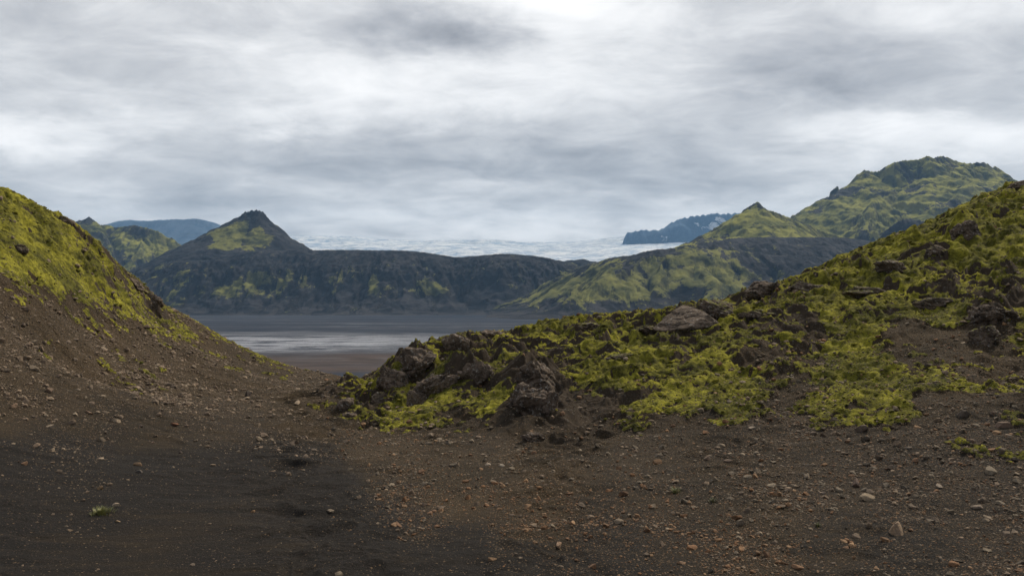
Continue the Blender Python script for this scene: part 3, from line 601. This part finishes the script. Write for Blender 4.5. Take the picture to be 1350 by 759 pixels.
def rock_shape(n, seed, cuts=9, lump=.16, crack=.0, lo=.5, hi=.85, fscale=1.0):
    v, f = ICO[n]; v = v.copy(); rg = np.random.RandomState(seed)
    for _ in range(cuts):
        q = rg.normal(size=3); q /= np.linalg.norm(q); o = rg.uniform(lo, hi)
        e = np.maximum(v @ q - o, 0); v = v - e[:, None] * q * .93
    a = seed * 3.1
    nr = v / np.linalg.norm(v, axis=1)[:, None]
    d = lump * fbm3(v[:, 0] * 1.4 * fscale + a, v[:, 1] * 1.4 * fscale, v[:, 2] * 1.4 * fscale, seed, 4 if n > 2 else 2)
    if crack:      # jointed blocks: every joint cell stands out or back a little, with clefts between
        for sc_, am, cl in ((1.35, 1.5, .55), (3.1, .65, .35)):
            qx, qy, qz = [v[:, k] * sc_ * m_ + .35 * vn3(v[:, 0] * 2.2 + k * 7, v[:, 1] * 2.2, v[:, 2] * 2.2, seed + 60 + k) + a for k, m_ in ((0, 1), (1, 1), (2, 1.25))]
            f1, f2, cid = worley3(qx, qy, qz, seed + 13)
            d = d + crack * am * (cid - .5) - crack * cl * np.exp(-((f2 - f1) / .07))
        d = d + crack * .35 * fbm3(v[:, 0] * 6, v[:, 1] * 6 + a, v[:, 2] * 6, seed + 8, 4, .6)
    return v + nr * d[:, None], f

def outcrop_material():
    m, T, b = new_mat('weathered_lava_rock')
    geo = T.node('ShaderNodeNewGeometry'); pos = geo.outputs['Position']
    oi = T.node('ShaderNodeObjectInfo')
    rock = T.mix(T.ramp(T.noise(pos, 2.6, 6, .72, .5), .35, .68), (.060, .045, .034), (.20, .152, .115))
    rock = T.mix(T.ramp(T.noise(pos, 11, 5, .7), .56, .66), rock, (.32, .30, .27))
    rock = T.mix(T.m('MULTIPLY', T.ramp(T.noise(pos, 5, 5, .7), .55, .62), .6), rock, (.020, .017, .014))
    nz = T.node('ShaderNodeSeparateXYZ'); T.put(nz.inputs[0], geo.outputs['Normal'])
    mk = T.ramp(T.m('ADD', nz.outputs[2], T.m('ADD', T.m('MULTIPLY', T.m('SUBTRACT', T.noise(pos, 4, 5, .7), .5), 1.6), T.m('MULTIPLY', T.m('SUBTRACT', oi.outputs['Alpha'], 1.0), 1.0))), .62, .86)
    mn2 = T.noise(pos, 20, 4, .7)
    mcol = T.mix(T.ramp(mn2, .35, .65), (.05, .055, .014), (.20, .195, .03))
    col = T.mix(mk, rock, mcol)
    T.put(b.inputs['Base Color'], col); b.inputs['Roughness'].default_value = .9
    T.put(b.inputs['Normal'], T.bump(T.m('ADD', T.noise(pos, 16, 6, .72), T.m('MULTIPLY', T.voro(pos, 7), .6)), 1.0, .06))
    return m
OM = outcrop_material()
rocks_xy = []
def outcrop(name, px, py, wpx, hpx, label, cat, seed, deep=.8, tilt=0, cuts=8, crack=.12, grp=None, mossy=1.0, lift=.05, n=6, lump=.32):
    """a rock whose centre is seen at px, py; sized from its distance"""
    h = ray_hit(px, py + hpx * .25, ground_at)
    if h is None: h = ray_hit(px, py + hpx * .6 + 6, ground_at)
    if h is None: print('no ground under', label); return None
    s = h[1] / F
    v, f = rock_shape(n, seed, cuts + 5, lump * .45, crack, .42, .80, 1.0)
    v = v / np.abs(v).max(0); W = wpx * s / 2 * 1.12; Hh = hpx * s / 2 * 1.25
    t = math.radians(tilt); v = v * (W, W * deep, Hh)
    v = np.c_[v[:, 0] * math.cos(t) - v[:, 2] * math.sin(t), v[:, 1], v[:, 0] * math.sin(t) + v[:, 2] * math.cos(t)]
    if px < 400: lift = -.35
    o = obj(name, np_mesh(name, v, f, OM, True)); o.location = (h[0], h[1] + W * deep * .35, float(ground_at(h[0], h[1])) + Hh * lift)
    o.color = (1, 1, 1, mossy); tag(o, label, cat, grp); rocks_xy.append((h[0], h[1], W)); return o
RO = [
 ('boulder', 905, 414, 88, 46, 'big brown faceted boulder jutting from the moss in mid crest', 'boulder', 4, .8, 4, 10, .05, .35),
 ('boulder', 950, 408, 46, 30, 'low mossy boulder tucked against the right side of the big brown crest boulder', 'boulder', 14, .8, -8, 8, .10, .9),
 ('rock_outcrop', 1008, 381, 62, 26, 'dark craggy outcrop breaking the ridge crest right of the big boulder', 'rock', 24, .7, 5, 8, .14, .6),
 ('rock_outcrop', 646, 441, 42, 17, 'small dark spiky outcrop on the low crest near the ridge tip', 'rock', 34, .7, 0, 8, .16, .5),
 ('rock_outcrop', 705, 492, 66, 50, 'grey lichened block at the top of the tall outcrop in mid slope', 'rock', 44, .6, -14, 9, .12, .45),
 ('rock_outcrop', 687, 528, 70, 52, 'cracked grey bluff below the lichened block in the middle of the mossy slope', 'rock', 54, .6, 18, 9, .16, .4),
 ('rock_outcrop', 718, 536, 36, 50, 'narrow grey pillar of rock beside the cracked bluff on the mossy slope', 'rock', 64, .7, 0, 8, .16, .4),
 ('rock_outcrop', 703, 574, 30, 30, 'dark notched rock at the very foot of the central outcrop', 'rock', 74, .8, 0, 8, .14, .5),
 ('rock_outcrop', 598, 454, 44, 34, 'pale lichened knob on the skyline above the left cliff of the ridge', 'rock', 84, .6, 30, 9, .12, .35),
 ('rock_outcrop', 545, 478, 66, 52, 'tall dark cliff block facing the gap at the left end of the ridge', 'rock', 94, .6, 32, 9, .16, .45),
 ('rock_outcrop', 517, 496, 40, 44, 'steep dark buttress at the outer left corner of the ridge', 'rock', 104, .6, 40, 9, .16, .5),
 ('rock_outcrop', 577, 503, 62, 50, 'leaning slab of brown rock running down the left part of the mossy slope', 'rock', 114, .5, 42, 9, .16, .35),
 ('rock_outcrop', 553, 524, 34, 32, 'dark rock at the low end of the leaning slab above the sand', 'rock', 124, .6, 20, 8, .14, .4),
 ('rock_outcrop', 625, 491, 50, 34, 'flat faced brown rock between the leaning slab and the central outcrop', 'rock', 134, .6, 12, 9, .12, .5),
 ('rock_outcrop', 500, 522, 26, 30, 'small dark rock below the outer left buttress', 'rock', 144, .7, 20, 8, .14, .8),
 ('boulder', 454, 533, 22, 20, 'nearly black boulder at the far left tip of the mossy ridge', 'boulder', 154, .8, 0, 9, .08, .4),
 ('boulder', 460, 547, 22, 13, 'flat dark boulder just below the black boulder at the ridge tip', 'boulder', 164, .8, 0, 9, .08, .4),
 ('rock_outcrop', 1062, 379, 62, 20, 'long low dark ledge under the crest right of the craggy outcrop', 'rock', 174, .6, -12, 8, .14, .8),
 ('rock_outcrop', 1312, 413, 70, 36, 'cracked dark outcrop high on the ridge at the right edge of the picture', 'rock', 184, .6, -10, 9, .18, .55),
 ('rock_outcrop', 1297, 442, 46, 32, 'mossy dark rock under the cracked outcrop near the right edge', 'rock', 194, .6, 10, 9, .16, .9),
 ('rock_outcrop', 1276, 298, 36, 34, 'dark brown rock face just under the crest near the right end of the ridge', 'rock', 204, .6, 0, 8, .16, .6),
 ('rock_outcrop', 1343, 243, 26, 16, 'small brown rock on the highest visible point of the ridge', 'rock', 214, .7, 0, 8, .12, .5),
 ('rock_outcrop', 1240, 330, 44, 20, 'dark ledge in the moss below the upper crest of the ridge', 'rock', 224, .6, -16, 8, .14, .8),
 ('rock_outcrop', 1182, 352, 54, 20, 'broad low dark ledge in the moss of the upper right slope', 'rock', 234, .6, -10, 8, .14, .8),
 ('rock_outcrop', 1140, 385, 50, 18, 'dark overhanging ledge in the middle of the right mossy slope', 'rock', 244, .6, -6, 8, .14, .9),
 ('rock_outcrop', 1232, 398, 52, 20, 'brown ledge amid moss left of the cracked outcrop', 'rock', 254, .6, -6, 8, .14, .8),
 ('rock_outcrop', 1000, 414, 52, 16, 'low dark ledge right of the big boulder and below the crest', 'rock', 264, .6, -6, 8, .14, .9),
 ('rock_outcrop', 850, 433, 50, 16, 'dark ledge in the moss below and left of the big boulder', 'rock', 274, .6, -4, 8, .14, .9),
 ('rock_outcrop', 770, 428, 46, 14, 'flat dark ledge near the crest between the spiky outcrop and the big boulder', 'rock', 284, .6, -4, 8, .14, .9),
 ('rock_outcrop', 818, 470, 44, 15, 'dark ledge in the thick moss right of the central outcrop', 'rock', 294, .6, 6, 8, .14, .9),
 ('rock_outcrop', 201, 391, 26, 18, 'dark brown knob on the right hand skyline of the left hill', 'rock', 304, .7, -35, 8, .14, .6),
 ('rock_outcrop', 176, 371, 30, 14, 'brown ledge just up the skyline from the knob on the left hill', 'rock', 314, .6, -42, 8, .14, .7),
 ('rock_outcrop', 88, 290, 30, 14, 'dark ledge below the crest of the left hill', 'rock', 324, .6, -30, 8, .14, .8),
 ('rock_outcrop', 20, 322, 30, 12, 'dark mossy ledge near the left edge on the left hill', 'rock', 334, .6, -20, 8, .14, .9),
]
for a in RO: outcrop(a[0], a[1], a[2], a[3], a[4], a[5], a[6], a[7], a[8], a[9], a[10], a[11], mossy=a[12])

def stone_material(tint):
    m, T, b = new_mat('dusty_stone' if tint else 'gravel_stone')
    pos = T.node('ShaderNodeNewGeometry').outputs['Position']
    if tint: c = T.node('ShaderNodeObjectInfo').outputs['Color']
    else: c = T.attr('tint', 'Color')
    n = T.noise(pos, 22, 5, .7)
    col = T.mix(T.ramp(n, .35, .68), T.mix(.35, c, (.05, .04, .03)), T.v('MULTIPLY', c, (1.25, 1.2, 1.15)))
    T.put(b.inputs['Base Color'], col); b.inputs['Roughness'].default_value = .9
    T.put(b.inputs['Normal'], T.bump(T.noise(pos, 40, 5, .7), .8, .02))
    return m
SM = stone_material(True); SG = stone_material(False)
protos = [np_mesh('stone', *rock_shape(3, 400 + i, 13 + i % 6, .07, 0, .36, .72), SM, False) for i in range(14)]
TAN = [(.27, .205, .145), (.22, .165, .12), (.30, .24, .175), (.18, .14, .105)]
RUST = [(.22, .120, .062), (.26, .155, .085), (.18, .105, .062), (.32, .205, .120)]
GREY = [(.14, .115, .085), (.19, .158, .12), (.10, .082, .062), (.23, .19, .14)]
rs = np.random.RandomState(7)
n_stone = 0
def stone(x, y, w, flat, col, label, group=None, cat='stone', name='stone', seed=None):
    global n_stone
    o = bpy.data.objects.new(name, protos[(seed if seed is not None else rs.randint(14)) % 14]); C.objects.link(o)
    z = float(ground_at(x, y)); o.location = (x, y, z + w * flat * .5 * .18)
    o.scale = (w / 2 * 1.15, w / 2 * rs.uniform(.7, 1.05), w / 2 * flat * 1.15)
    o.rotation_euler = (rs.uniform(-.25, .25), rs.uniform(-.25, .25), rs.uniform(0, 6.28)); j = rs.uniform(.85, 1.15)
    o.color = (col[0] * j, col[1] * j, col[2] * j, 1); tag(o, label, cat, group); n_stone += 1; return o
HAND = [  # photo pixel, width in px, flatness, colour, label
 (1184, 697, 36, .75, (.26, .19, .13), 'largest tan boulder lying on the dark gravel at the lower right', 3),
 (1130, 636, 20, .95, (.14, .10, .08), 'upright dark brown stone standing left of the pale wedge stones at right', 5),
 (1146, 656, 22, .6, (.30, .24, .17), 'pale wedge shaped stone just right of the upright dark stone', 1),
 (1048, 640, 15, .7, (.28, .22, .16), 'pale rounded stone left of the upright dark brown stone', 2),
 (1086, 649, 14, .6, (.24, .19, .15), 'grey tan stone between the pale rounded stone and the pale wedge stone', 4),
 (1311, 620, 24, .65, (.18, .15, .11), 'rounded lichened boulder among gravel near the right edge', 6),
 (1325, 560, 26, .55, (.17, .12, .09), 'flat brown slab under the moss tufts near the right edge', 7),
 (1272, 545, 22, .6, (.12, .10, .085), 'dark rounded stone in front of a low moss patch at the right', 8),
 (1139, 564, 19, .7, (.13, .10, .08), 'dark brown stone at the bottom of the bright moss patch on the right slope', 9),
 (1339, 606, 16, .5, (.20, .17, .14), 'grey stone at the very right edge beside the lichened boulder', 10),
 (934, 603, 14, .8, (.27, .20, .15), 'tan pointed stone on the brown slope below the moss', 11),
 (961, 608, 14, .4, (.16, .12, .095), 'flat brown stone right of the tan pointed stone', 12),
 (661, 613, 12, .5, (.34, .29, .23), 'right one of two pale flat stones below the central outcrop', 13),
 (644, 612, 12, .5, (.33, .27, .21), 'left one of two pale flat stones below the central outcrop', 0),
 (992, 563, 10, .5, (.28, .23, .18), 'small pale stone just under the edge of the moss', 2),
 (605, 494, 12, .8, (.20, .16, .13), 'pale block lying in the moss below the leaning slab', 4),
 (737, 720, 17, .55, (.27, .18, .12), 'tan flat stone alone near the bottom centre', 1),
 (567, 676, 11, .6, (.25, .15, .09), 'rusty stone in the loose cluster on the sand track', 3),
 (1290, 667, 16, .5, (.20, .16, .125), 'flat grey brown stone on dark gravel at the right', 6),
 (1240, 641, 14, .6, (.24, .20, .16), 'pale grey stone in the gravel left of the lichened boulder', 8),
 (1200, 590, 12, .6, (.19, .16, .13), 'grey stone below the low moss tufts at right', 10),
 (1052, 748, 18, .4, (.24, .14, .08), 'rusty flat stone at the bottom edge right of centre', 12),
 (900, 742, 16, .4, (.25, .16, .10), 'long flat rusty stone at the bottom edge', 5),
 (63, 514, 13, .9, (.20, .14, .10), 'rounded brown stone on the left scree slope near the left edge', 0),
 (17, 535, 14, .75, (.20, .14, .10), 'tan stone at the far left above the black sand', 1),
 (116, 543, 12, .7, (.23, .16, .11), 'tan stone on the lower edge of the left scree slope', 2),
 (326, 519, 11, 1.1, (.05, .04, .035), 'small nearly black upright stone at the foot of the left hill', 3),
 (302, 515, 12, .6, (.27, .20, .15), 'tan stone left of the nearly black upright stone', 4),
 (390, 532, 14, .5, (.28, .22, .16), 'pale flat stone in the gap between hill and ridge', 5),
 (181, 611, 11, .8, (.30, .20, .12), 'bright tan stone in the middle of the black sand at left', 6),
 (182, 621, 17, .45, (.09, .08, .075), 'dark flat stone just below the bright tan stone on black sand', 7),
 (31, 610, 10, .9, (.25, .15, .09), 'rusty round stone on the black sand near the left edge', 8),
 (132, 643, 10, .7, (.28, .19, .11), 'tan stone on black sand above the grass tuft', 9),
 (91, 698, 9, .7, (.25, .18, .12), 'tan stone on black sand below and left of the grass tuft', 10),
 (154, 687, 10, .4, (.25, .18, .11), 'flat tan stone just below and right of the grass tuft', 11),
 (333, 674, 8, .6, (.26, .16, .09), 'single rusty stone right of the grass tuft on black sand', 12),
 (238, 596, 6, .9, (.10, .08, .07), 'small dark round stone at the right part of the black sand', 13),
 (201, 583, 7, .8, (.22, .16, .12), 'small tan stone where the black sand meets the scree', 0),
 (228, 559, 14, .45, (.22, .11, .065), 'rusty red flat stone at the foot of the left scree slope', 1),
]
used = []
for px, py, wpx, flat, col, lab, sd in HAND:
    h = ray_hit(px, py + wpx * flat * .3, ground_at)
    if h is None: print('no hit', lab); continue
    w_ = wpx * h[1] / F; stone(h[0], h[1] + w_ * .2, w_, flat, col, lab, seed=sd, cat='boulder' if wpx > 30 else 'stone'); used.append((h[0], h[1], w_))

# scattered stones: where the ground is stony, more of the small ones
def scatter(n, wf, seed, rmin=9.2, rmax=52, power=1.0, amax=32.5):
    g = np.random.RandomState(seed); a = np.radians(g.uniform(-amax, amax, n * 8))
    t = g.uniform(0, 1, n * 8); r = (rmin ** power + t * (rmax ** power - rmin ** power)) ** (1 / power)
    x = r * np.sin(a); y = r * np.cos(a); k = g.uniform(0, 1, n * 8) < wf(x, y); x = x[k][:n]; y = y[k][:n]; return x, y, g
def stony_w(x, y):
    s = np.clip(STONY(x, y), 0, 1); cl = .35 + .9 * sstep(-.3, .5, fbm2(x / 1.6, y / 1.6, 301, 3))
    z = ground_at(x, y); return s ** 1.5 * cl * .8
sx_, sy_, g_ = scatter(NSTONE, stony_w, 5, power=.8)
w_ = np.clip(.019 * (1 - g_.uniform(0, 1, len(sx_))) ** (-1 / 2.5), .016, .15)
w_ *= np.clip(.5 + np.hypot(sx_, sy_) / 26, .8, 1.9)
zone = np.where(TONE(sx_, sy_) < .2, 0, 1)
px_ = sx_ / sy_ * F + 675; py_ = HY - (ground_at(sx_, sy_) - EYE) / sy_ * F
rusty = np.exp(-(((px_ - 700) / 260) ** 2 + ((py_ - 680) / 60) ** 2)) + .5 * (py_ > 700) * (px_ > 700)
pick = g_.uniform(0, 1, len(sx_)); ci = g_.randint(0, 4, len(sx_))
kind = np.where(pick < np.maximum(rusty * .85, .22 * (px_ > 430)), 1, np.where((px_ < 430) & (pick < .8), 0, np.where(pick > .65, 0, 2)))
TC = np.array([TAN, RUST, GREY]) * .85
tint = TC[kind, ci] * g_.uniform(.7, 1.2, (len(sx_), 1))
infr = (px_ > -5) & (px_ < 1355) & (py_ < 757) & (py_ > 300)
ox = np.ones(len(sx_), bool)
for a, b, c in used: ox &= np.hypot(sx_ - a, sy_ - b) > c * .75 + w_ * .5
order = np.argsort(-(w_ / sy_) * infr * ox); big_i = order[:225]; mask = np.ones(len(sx_), bool); mask[big_i] = False; mask &= ox
MARKS = [(1184, 697, 'the largest tan boulder'), (1130, 636, 'the upright dark brown stone'), (1311, 620, 'the lichened boulder'), (1325, 560, 'the brown slab at right'), (1139, 564, 'the bright moss patch foot'),
 (934, 603, 'the tan pointed stone'), (652, 612, 'the two pale flat stones'), (737, 720, 'the lone tan flat stone'), (567, 676, 'the rusty track stone'), (703, 574, 'the central outcrop foot'), (1052, 748, 'the rusty bottom edge stone'),
 (900, 742, 'the long flat rusty stone'), (891, 647, 'the small pale grass tuft'), (135, 674, 'the green grass tuft'), (182, 612, 'the bright stone on black sand'), (63, 514, 'the brown scree stone at left'), (228, 559, 'the rusty red flat stone'),
 (326, 519, 'the black upright stone'), (390, 532, 'the pale stone in the gap'), (31, 610, 'the rusty round stone'), (457, 540, 'the black ridge tip boulders'), (60, 395, 'the moss edge on the left hill'), (201, 388, 'the dark left hill knob'),
 (577, 505, 'the leaning rock slab'), (1297, 442, 'the mossy rock near the right edge'), (905, 418, 'the big crest boulder'), (1290, 667, 'the flat grey brown stone'), (830, 590, 'the bare slope below mid ridge'), (700, 495, 'the lichened block'), (1050, 380, 'the long low crest ledge')]
DIRS = ['right', 'upper right', 'upper side', 'upper left', 'left', 'lower left', 'lower side', 'lower right']
NUM = ['nearest', 'second', 'third', 'fourth', 'fifth', 'sixth', 'seventh', 'eighth', 'ninth', 'tenth']
CN = ['tan', 'rusty', 'greyish']
cell = {}
for i in big_i:
    d = [(px_[i] - a) ** 2 + (1.6 * (py_[i] - b)) ** 2 for a, b, _ in MARKS]; k = int(np.argmin(d)); a, b, _ = MARKS[k]
    sec = int(round(math.atan2(b - py_[i], px_[i] - a) / (math.pi / 4))) % 8
    cell.setdefault((k, sec, int(kind[i])), []).append((d[k], i))
for (k, sec, kd), lst in cell.items():
    for n_, (_, i) in enumerate(sorted(lst)):
        sel = NUM[n_] + ' of the small' if len(lst) > 1 and n_ < 10 else 'small'
        lab = '%s %s stone%s toward the %s of %s' % (sel, CN[kd], 's' if len(lst) > 1 and n_ < 10 else '', DIRS[sec], MARKS[k][2])
        if len(lst) > 1: lab = '%s small %s stone to the %s of %s' % (NUM[min(n_, 9)], CN[kd], DIRS[sec], MARKS[k][2])
        else: lab = 'small %s stone to the %s of %s' % (CN[kd], DIRS[sec], MARKS[k][2])
        stone(sx_[i], sy_[i], w_[i], rs.uniform(.5, .85), tint[i], lab, 'stones scattered over the sand and scree')
print('stones as things', n_stone)
def merged(name, X, Y, W, flat, seed, shapes, mat, tint, sink=.3, smooth=False, tilt=.3):
    g = np.random.RandomState(seed); V = []; Fc = []; Tn = []; off = 0; Z = ground_at(X, Y)
    pk = g.randint(0, len(shapes), len(X))
    for s in range(len(shapes)):
        v, f = shapes[s]; k = pk == s; n = k.sum()
        if n == 0: continue
        a = g.uniform(0, 6.28, n); ca, sa_ = np.cos(a)[:, None], np.sin(a)[:, None]; W2 = (W[k] / 2)[:, None]; fl_ = flat[k][:, None]; as_ = g.uniform(.7, 1.1, (n, 1))
        x = v[None, :, 0] * W2; y = v[None, :, 1] * W2 * as_; z = v[None, :, 2] * W2 * fl_
        t = g.uniform(-tilt, tilt, (n, 1)); x, z = x * np.cos(t) - z * np.sin(t), x * np.sin(t) + z * np.cos(t)
        co = np.stack([x * ca - y * sa_ + X[k][:, None], x * sa_ + y * ca + Y[k][:, None], z + Z[k][:, None] + W2 * fl_ * (1 - 2 * sink) * .6], -1)
        V.append(co.reshape(-1, 3)); Fc.append((f[None] + (np.arange(n) * len(v))[:, None, None] + off).reshape(-1, 3)); Tn.append(np.repeat(tint[k], len(v), 0)); off += n * len(v)
    return obj(name, np_mesh(name, np.concatenate(V), np.concatenate(Fc), mat, smooth, {'tint': np.concatenate(Tn)}))
shp1 = [rock_shape(1, 500 + i, 7, .12, 0, .4, .75) for i in range(10)]; shp2 = [rock_shape(2, 520 + i, 8, .15, 0, .45, .8) for i in range(10)]
lg = mask & (w_ / sy_ * F > 5); sm = mask & ~lg
print('gravel', lg.sum(), sm.sum())
g1 = merged('gravel', sx_[mask], sy_[mask], w_[mask], g_.uniform(.45, .9, mask.sum()), 11, shp1, SG, tint[mask])
tag(g1, 'loose small stones and gravel strewn over the dark ground', 'gravel', kind='stuff')

# moss cushions
def moss_material():
    m, T, b = new_mat('moss_cushions')
    pos = T.node('ShaderNodeNewGeometry').outputs['Position']; c = T.attr('tint', 'Color')
    n = T.noise(pos, 14, 5, .7); n2 = T.noise(pos, 1.6, 4, .6)
    col = T.mix(T.ramp(n, .35, .70), T.mix(.6, c, (.030, .032, .010)), T.mix(.25, c, (.30, .28, .06)))
    T.put(b.inputs['Base Color'], col); b.inputs['Roughness'].default_value = 1; b.inputs['Specular IOR Level'].default_value = .05
    T.put(b.inputs['Normal'], T.bump(n, 1.0, .04))
    return m
def moss_at(x, y):
    fa = np.clip(np.interp(np.log(np.hypot(x, y)), LR, np.arange(len(rr))), 0, len(rr) - 1.001); fb = np.interp(np.arctan2(x, y), th, np.arange(len(th)))
    return moss[fa.astype(int), fb.astype(int)]
mx, my, gm = scatter(NMOSS, lambda x, y: moss_at(x, y) ** 2 * (.25 + .75 * sstep(-.2, .3, fbm2(x / .8, y / .8, 333, 3))), 9, rmin=14, rmax=48, power=1.3)
mw = np.clip(.045 * (1 - gm.uniform(0, 1, len(mx))) ** (-1 / 2.8), .04, .20)
mshape = []
for i in range(8):
    v, f = rock_shape(2, 700 + i, 0, .85, 0, fscale=2.2); mshape.append((v, f))
mt = np.array([(.06, .06, .014), (.14, .13, .022), (.24, .22, .030), (.09, .09, .018)])[gm.randint(0, 4, len(mx))] * (1 + .35 * fbm2(mx / 1.2, my / 1.2, 340, 2))[:, None]
mo = merged('moss', mx, my, mw, gm.uniform(.3, .6, len(mx)), 13, mshape, moss_material(), mt, sink=.32, smooth=True)
tag(mo, 'yellow green moss cushions growing over the rocky ridge and the left hill', 'moss', kind='stuff')

# grass tufts on the sand
def grass(px, py, wpx, hpx, label, n, seed, green=(.15, .165, .06)):
    h = ray_hit(px, py + hpx * .3, ground_at); s = h[1] / F; g = np.random.RandomState(seed); V = []; Fq = []
    for i in range(n):
        a = g.uniform(0, 6.28); r0 = abs(g.normal(0, .42)) * wpx * s / 2; bx = r0 * math.cos(a); by = r0 * math.sin(a); L = hpx * s * g.uniform(.5, 1.25); d = a + g.normal(0, .6); lean = g.uniform(.3, 1.3); wd = .0055 * g.uniform(.7, 1.4)
        b0 = len(V); px_l, pz_l = 0, -.01
        for k in range(5):
            t = k / 4; out = L * (math.sin(lean * t) / max(lean, .1)) * lean * .9 * t ** .3 if k else 0; up_ = L * (t - .35 * lean * t * t)
            cx = bx + out * math.cos(d) * .8; cy = by + out * math.sin(d) * .8; w2 = wd * (1 - t * .85)
            V += [(cx - math.sin(d) * w2, cy + math.cos(d) * w2, up_ - .01), (cx + math.sin(d) * w2, cy - math.cos(d) * w2, up_ - .01)]
            if k: q = b0 + 2 * k; Fq.append((q - 2, q - 1, q + 1, q))
    V = np.array(V); X = V[:, 0] + h[0]; Y = V[:, 1] + h[1]; V[:, 2] += ground_at(X, Y) - float(ground_at(h[0], h[1]))
    m, T, b = new_mat('grass_blades'); pos = T.node('ShaderNodeNewGeometry').outputs['Position']
    T.put(b.inputs['Base Color'], T.mix(T.ramp(T.noise(pos, 25, 2), .4, .65), green, (green[0] * 1.7, green[1] * 1.45, green[2] * 1.5)))
    o = obj('grass_tuft', np_mesh('grass_tuft', V, np.array(Fq), m, True)); o.location = (h[0], h[1], float(ground_at(h[0], h[1])) + .005); tag(o, label, 'grass')
grass(135, 674, 34, 8, 'largest green grass tuft alone on the black sand at lower left', 330, 1)
grass(891, 647, 15, 9, 'small pale grass tuft on the brown ground right of centre', 90, 2, (.13, .15, .06))
grass(940, 659, 15, 8, 'faint grey green grass tuft on dark sand right of the small pale tuft', 70, 3, (.10, .11, .06))
grass(1078, 692, 12, 6, 'thin grass tuft beside the left of the largest tan boulder', 50, 4, (.10, .11, .05))
print('MARK end')
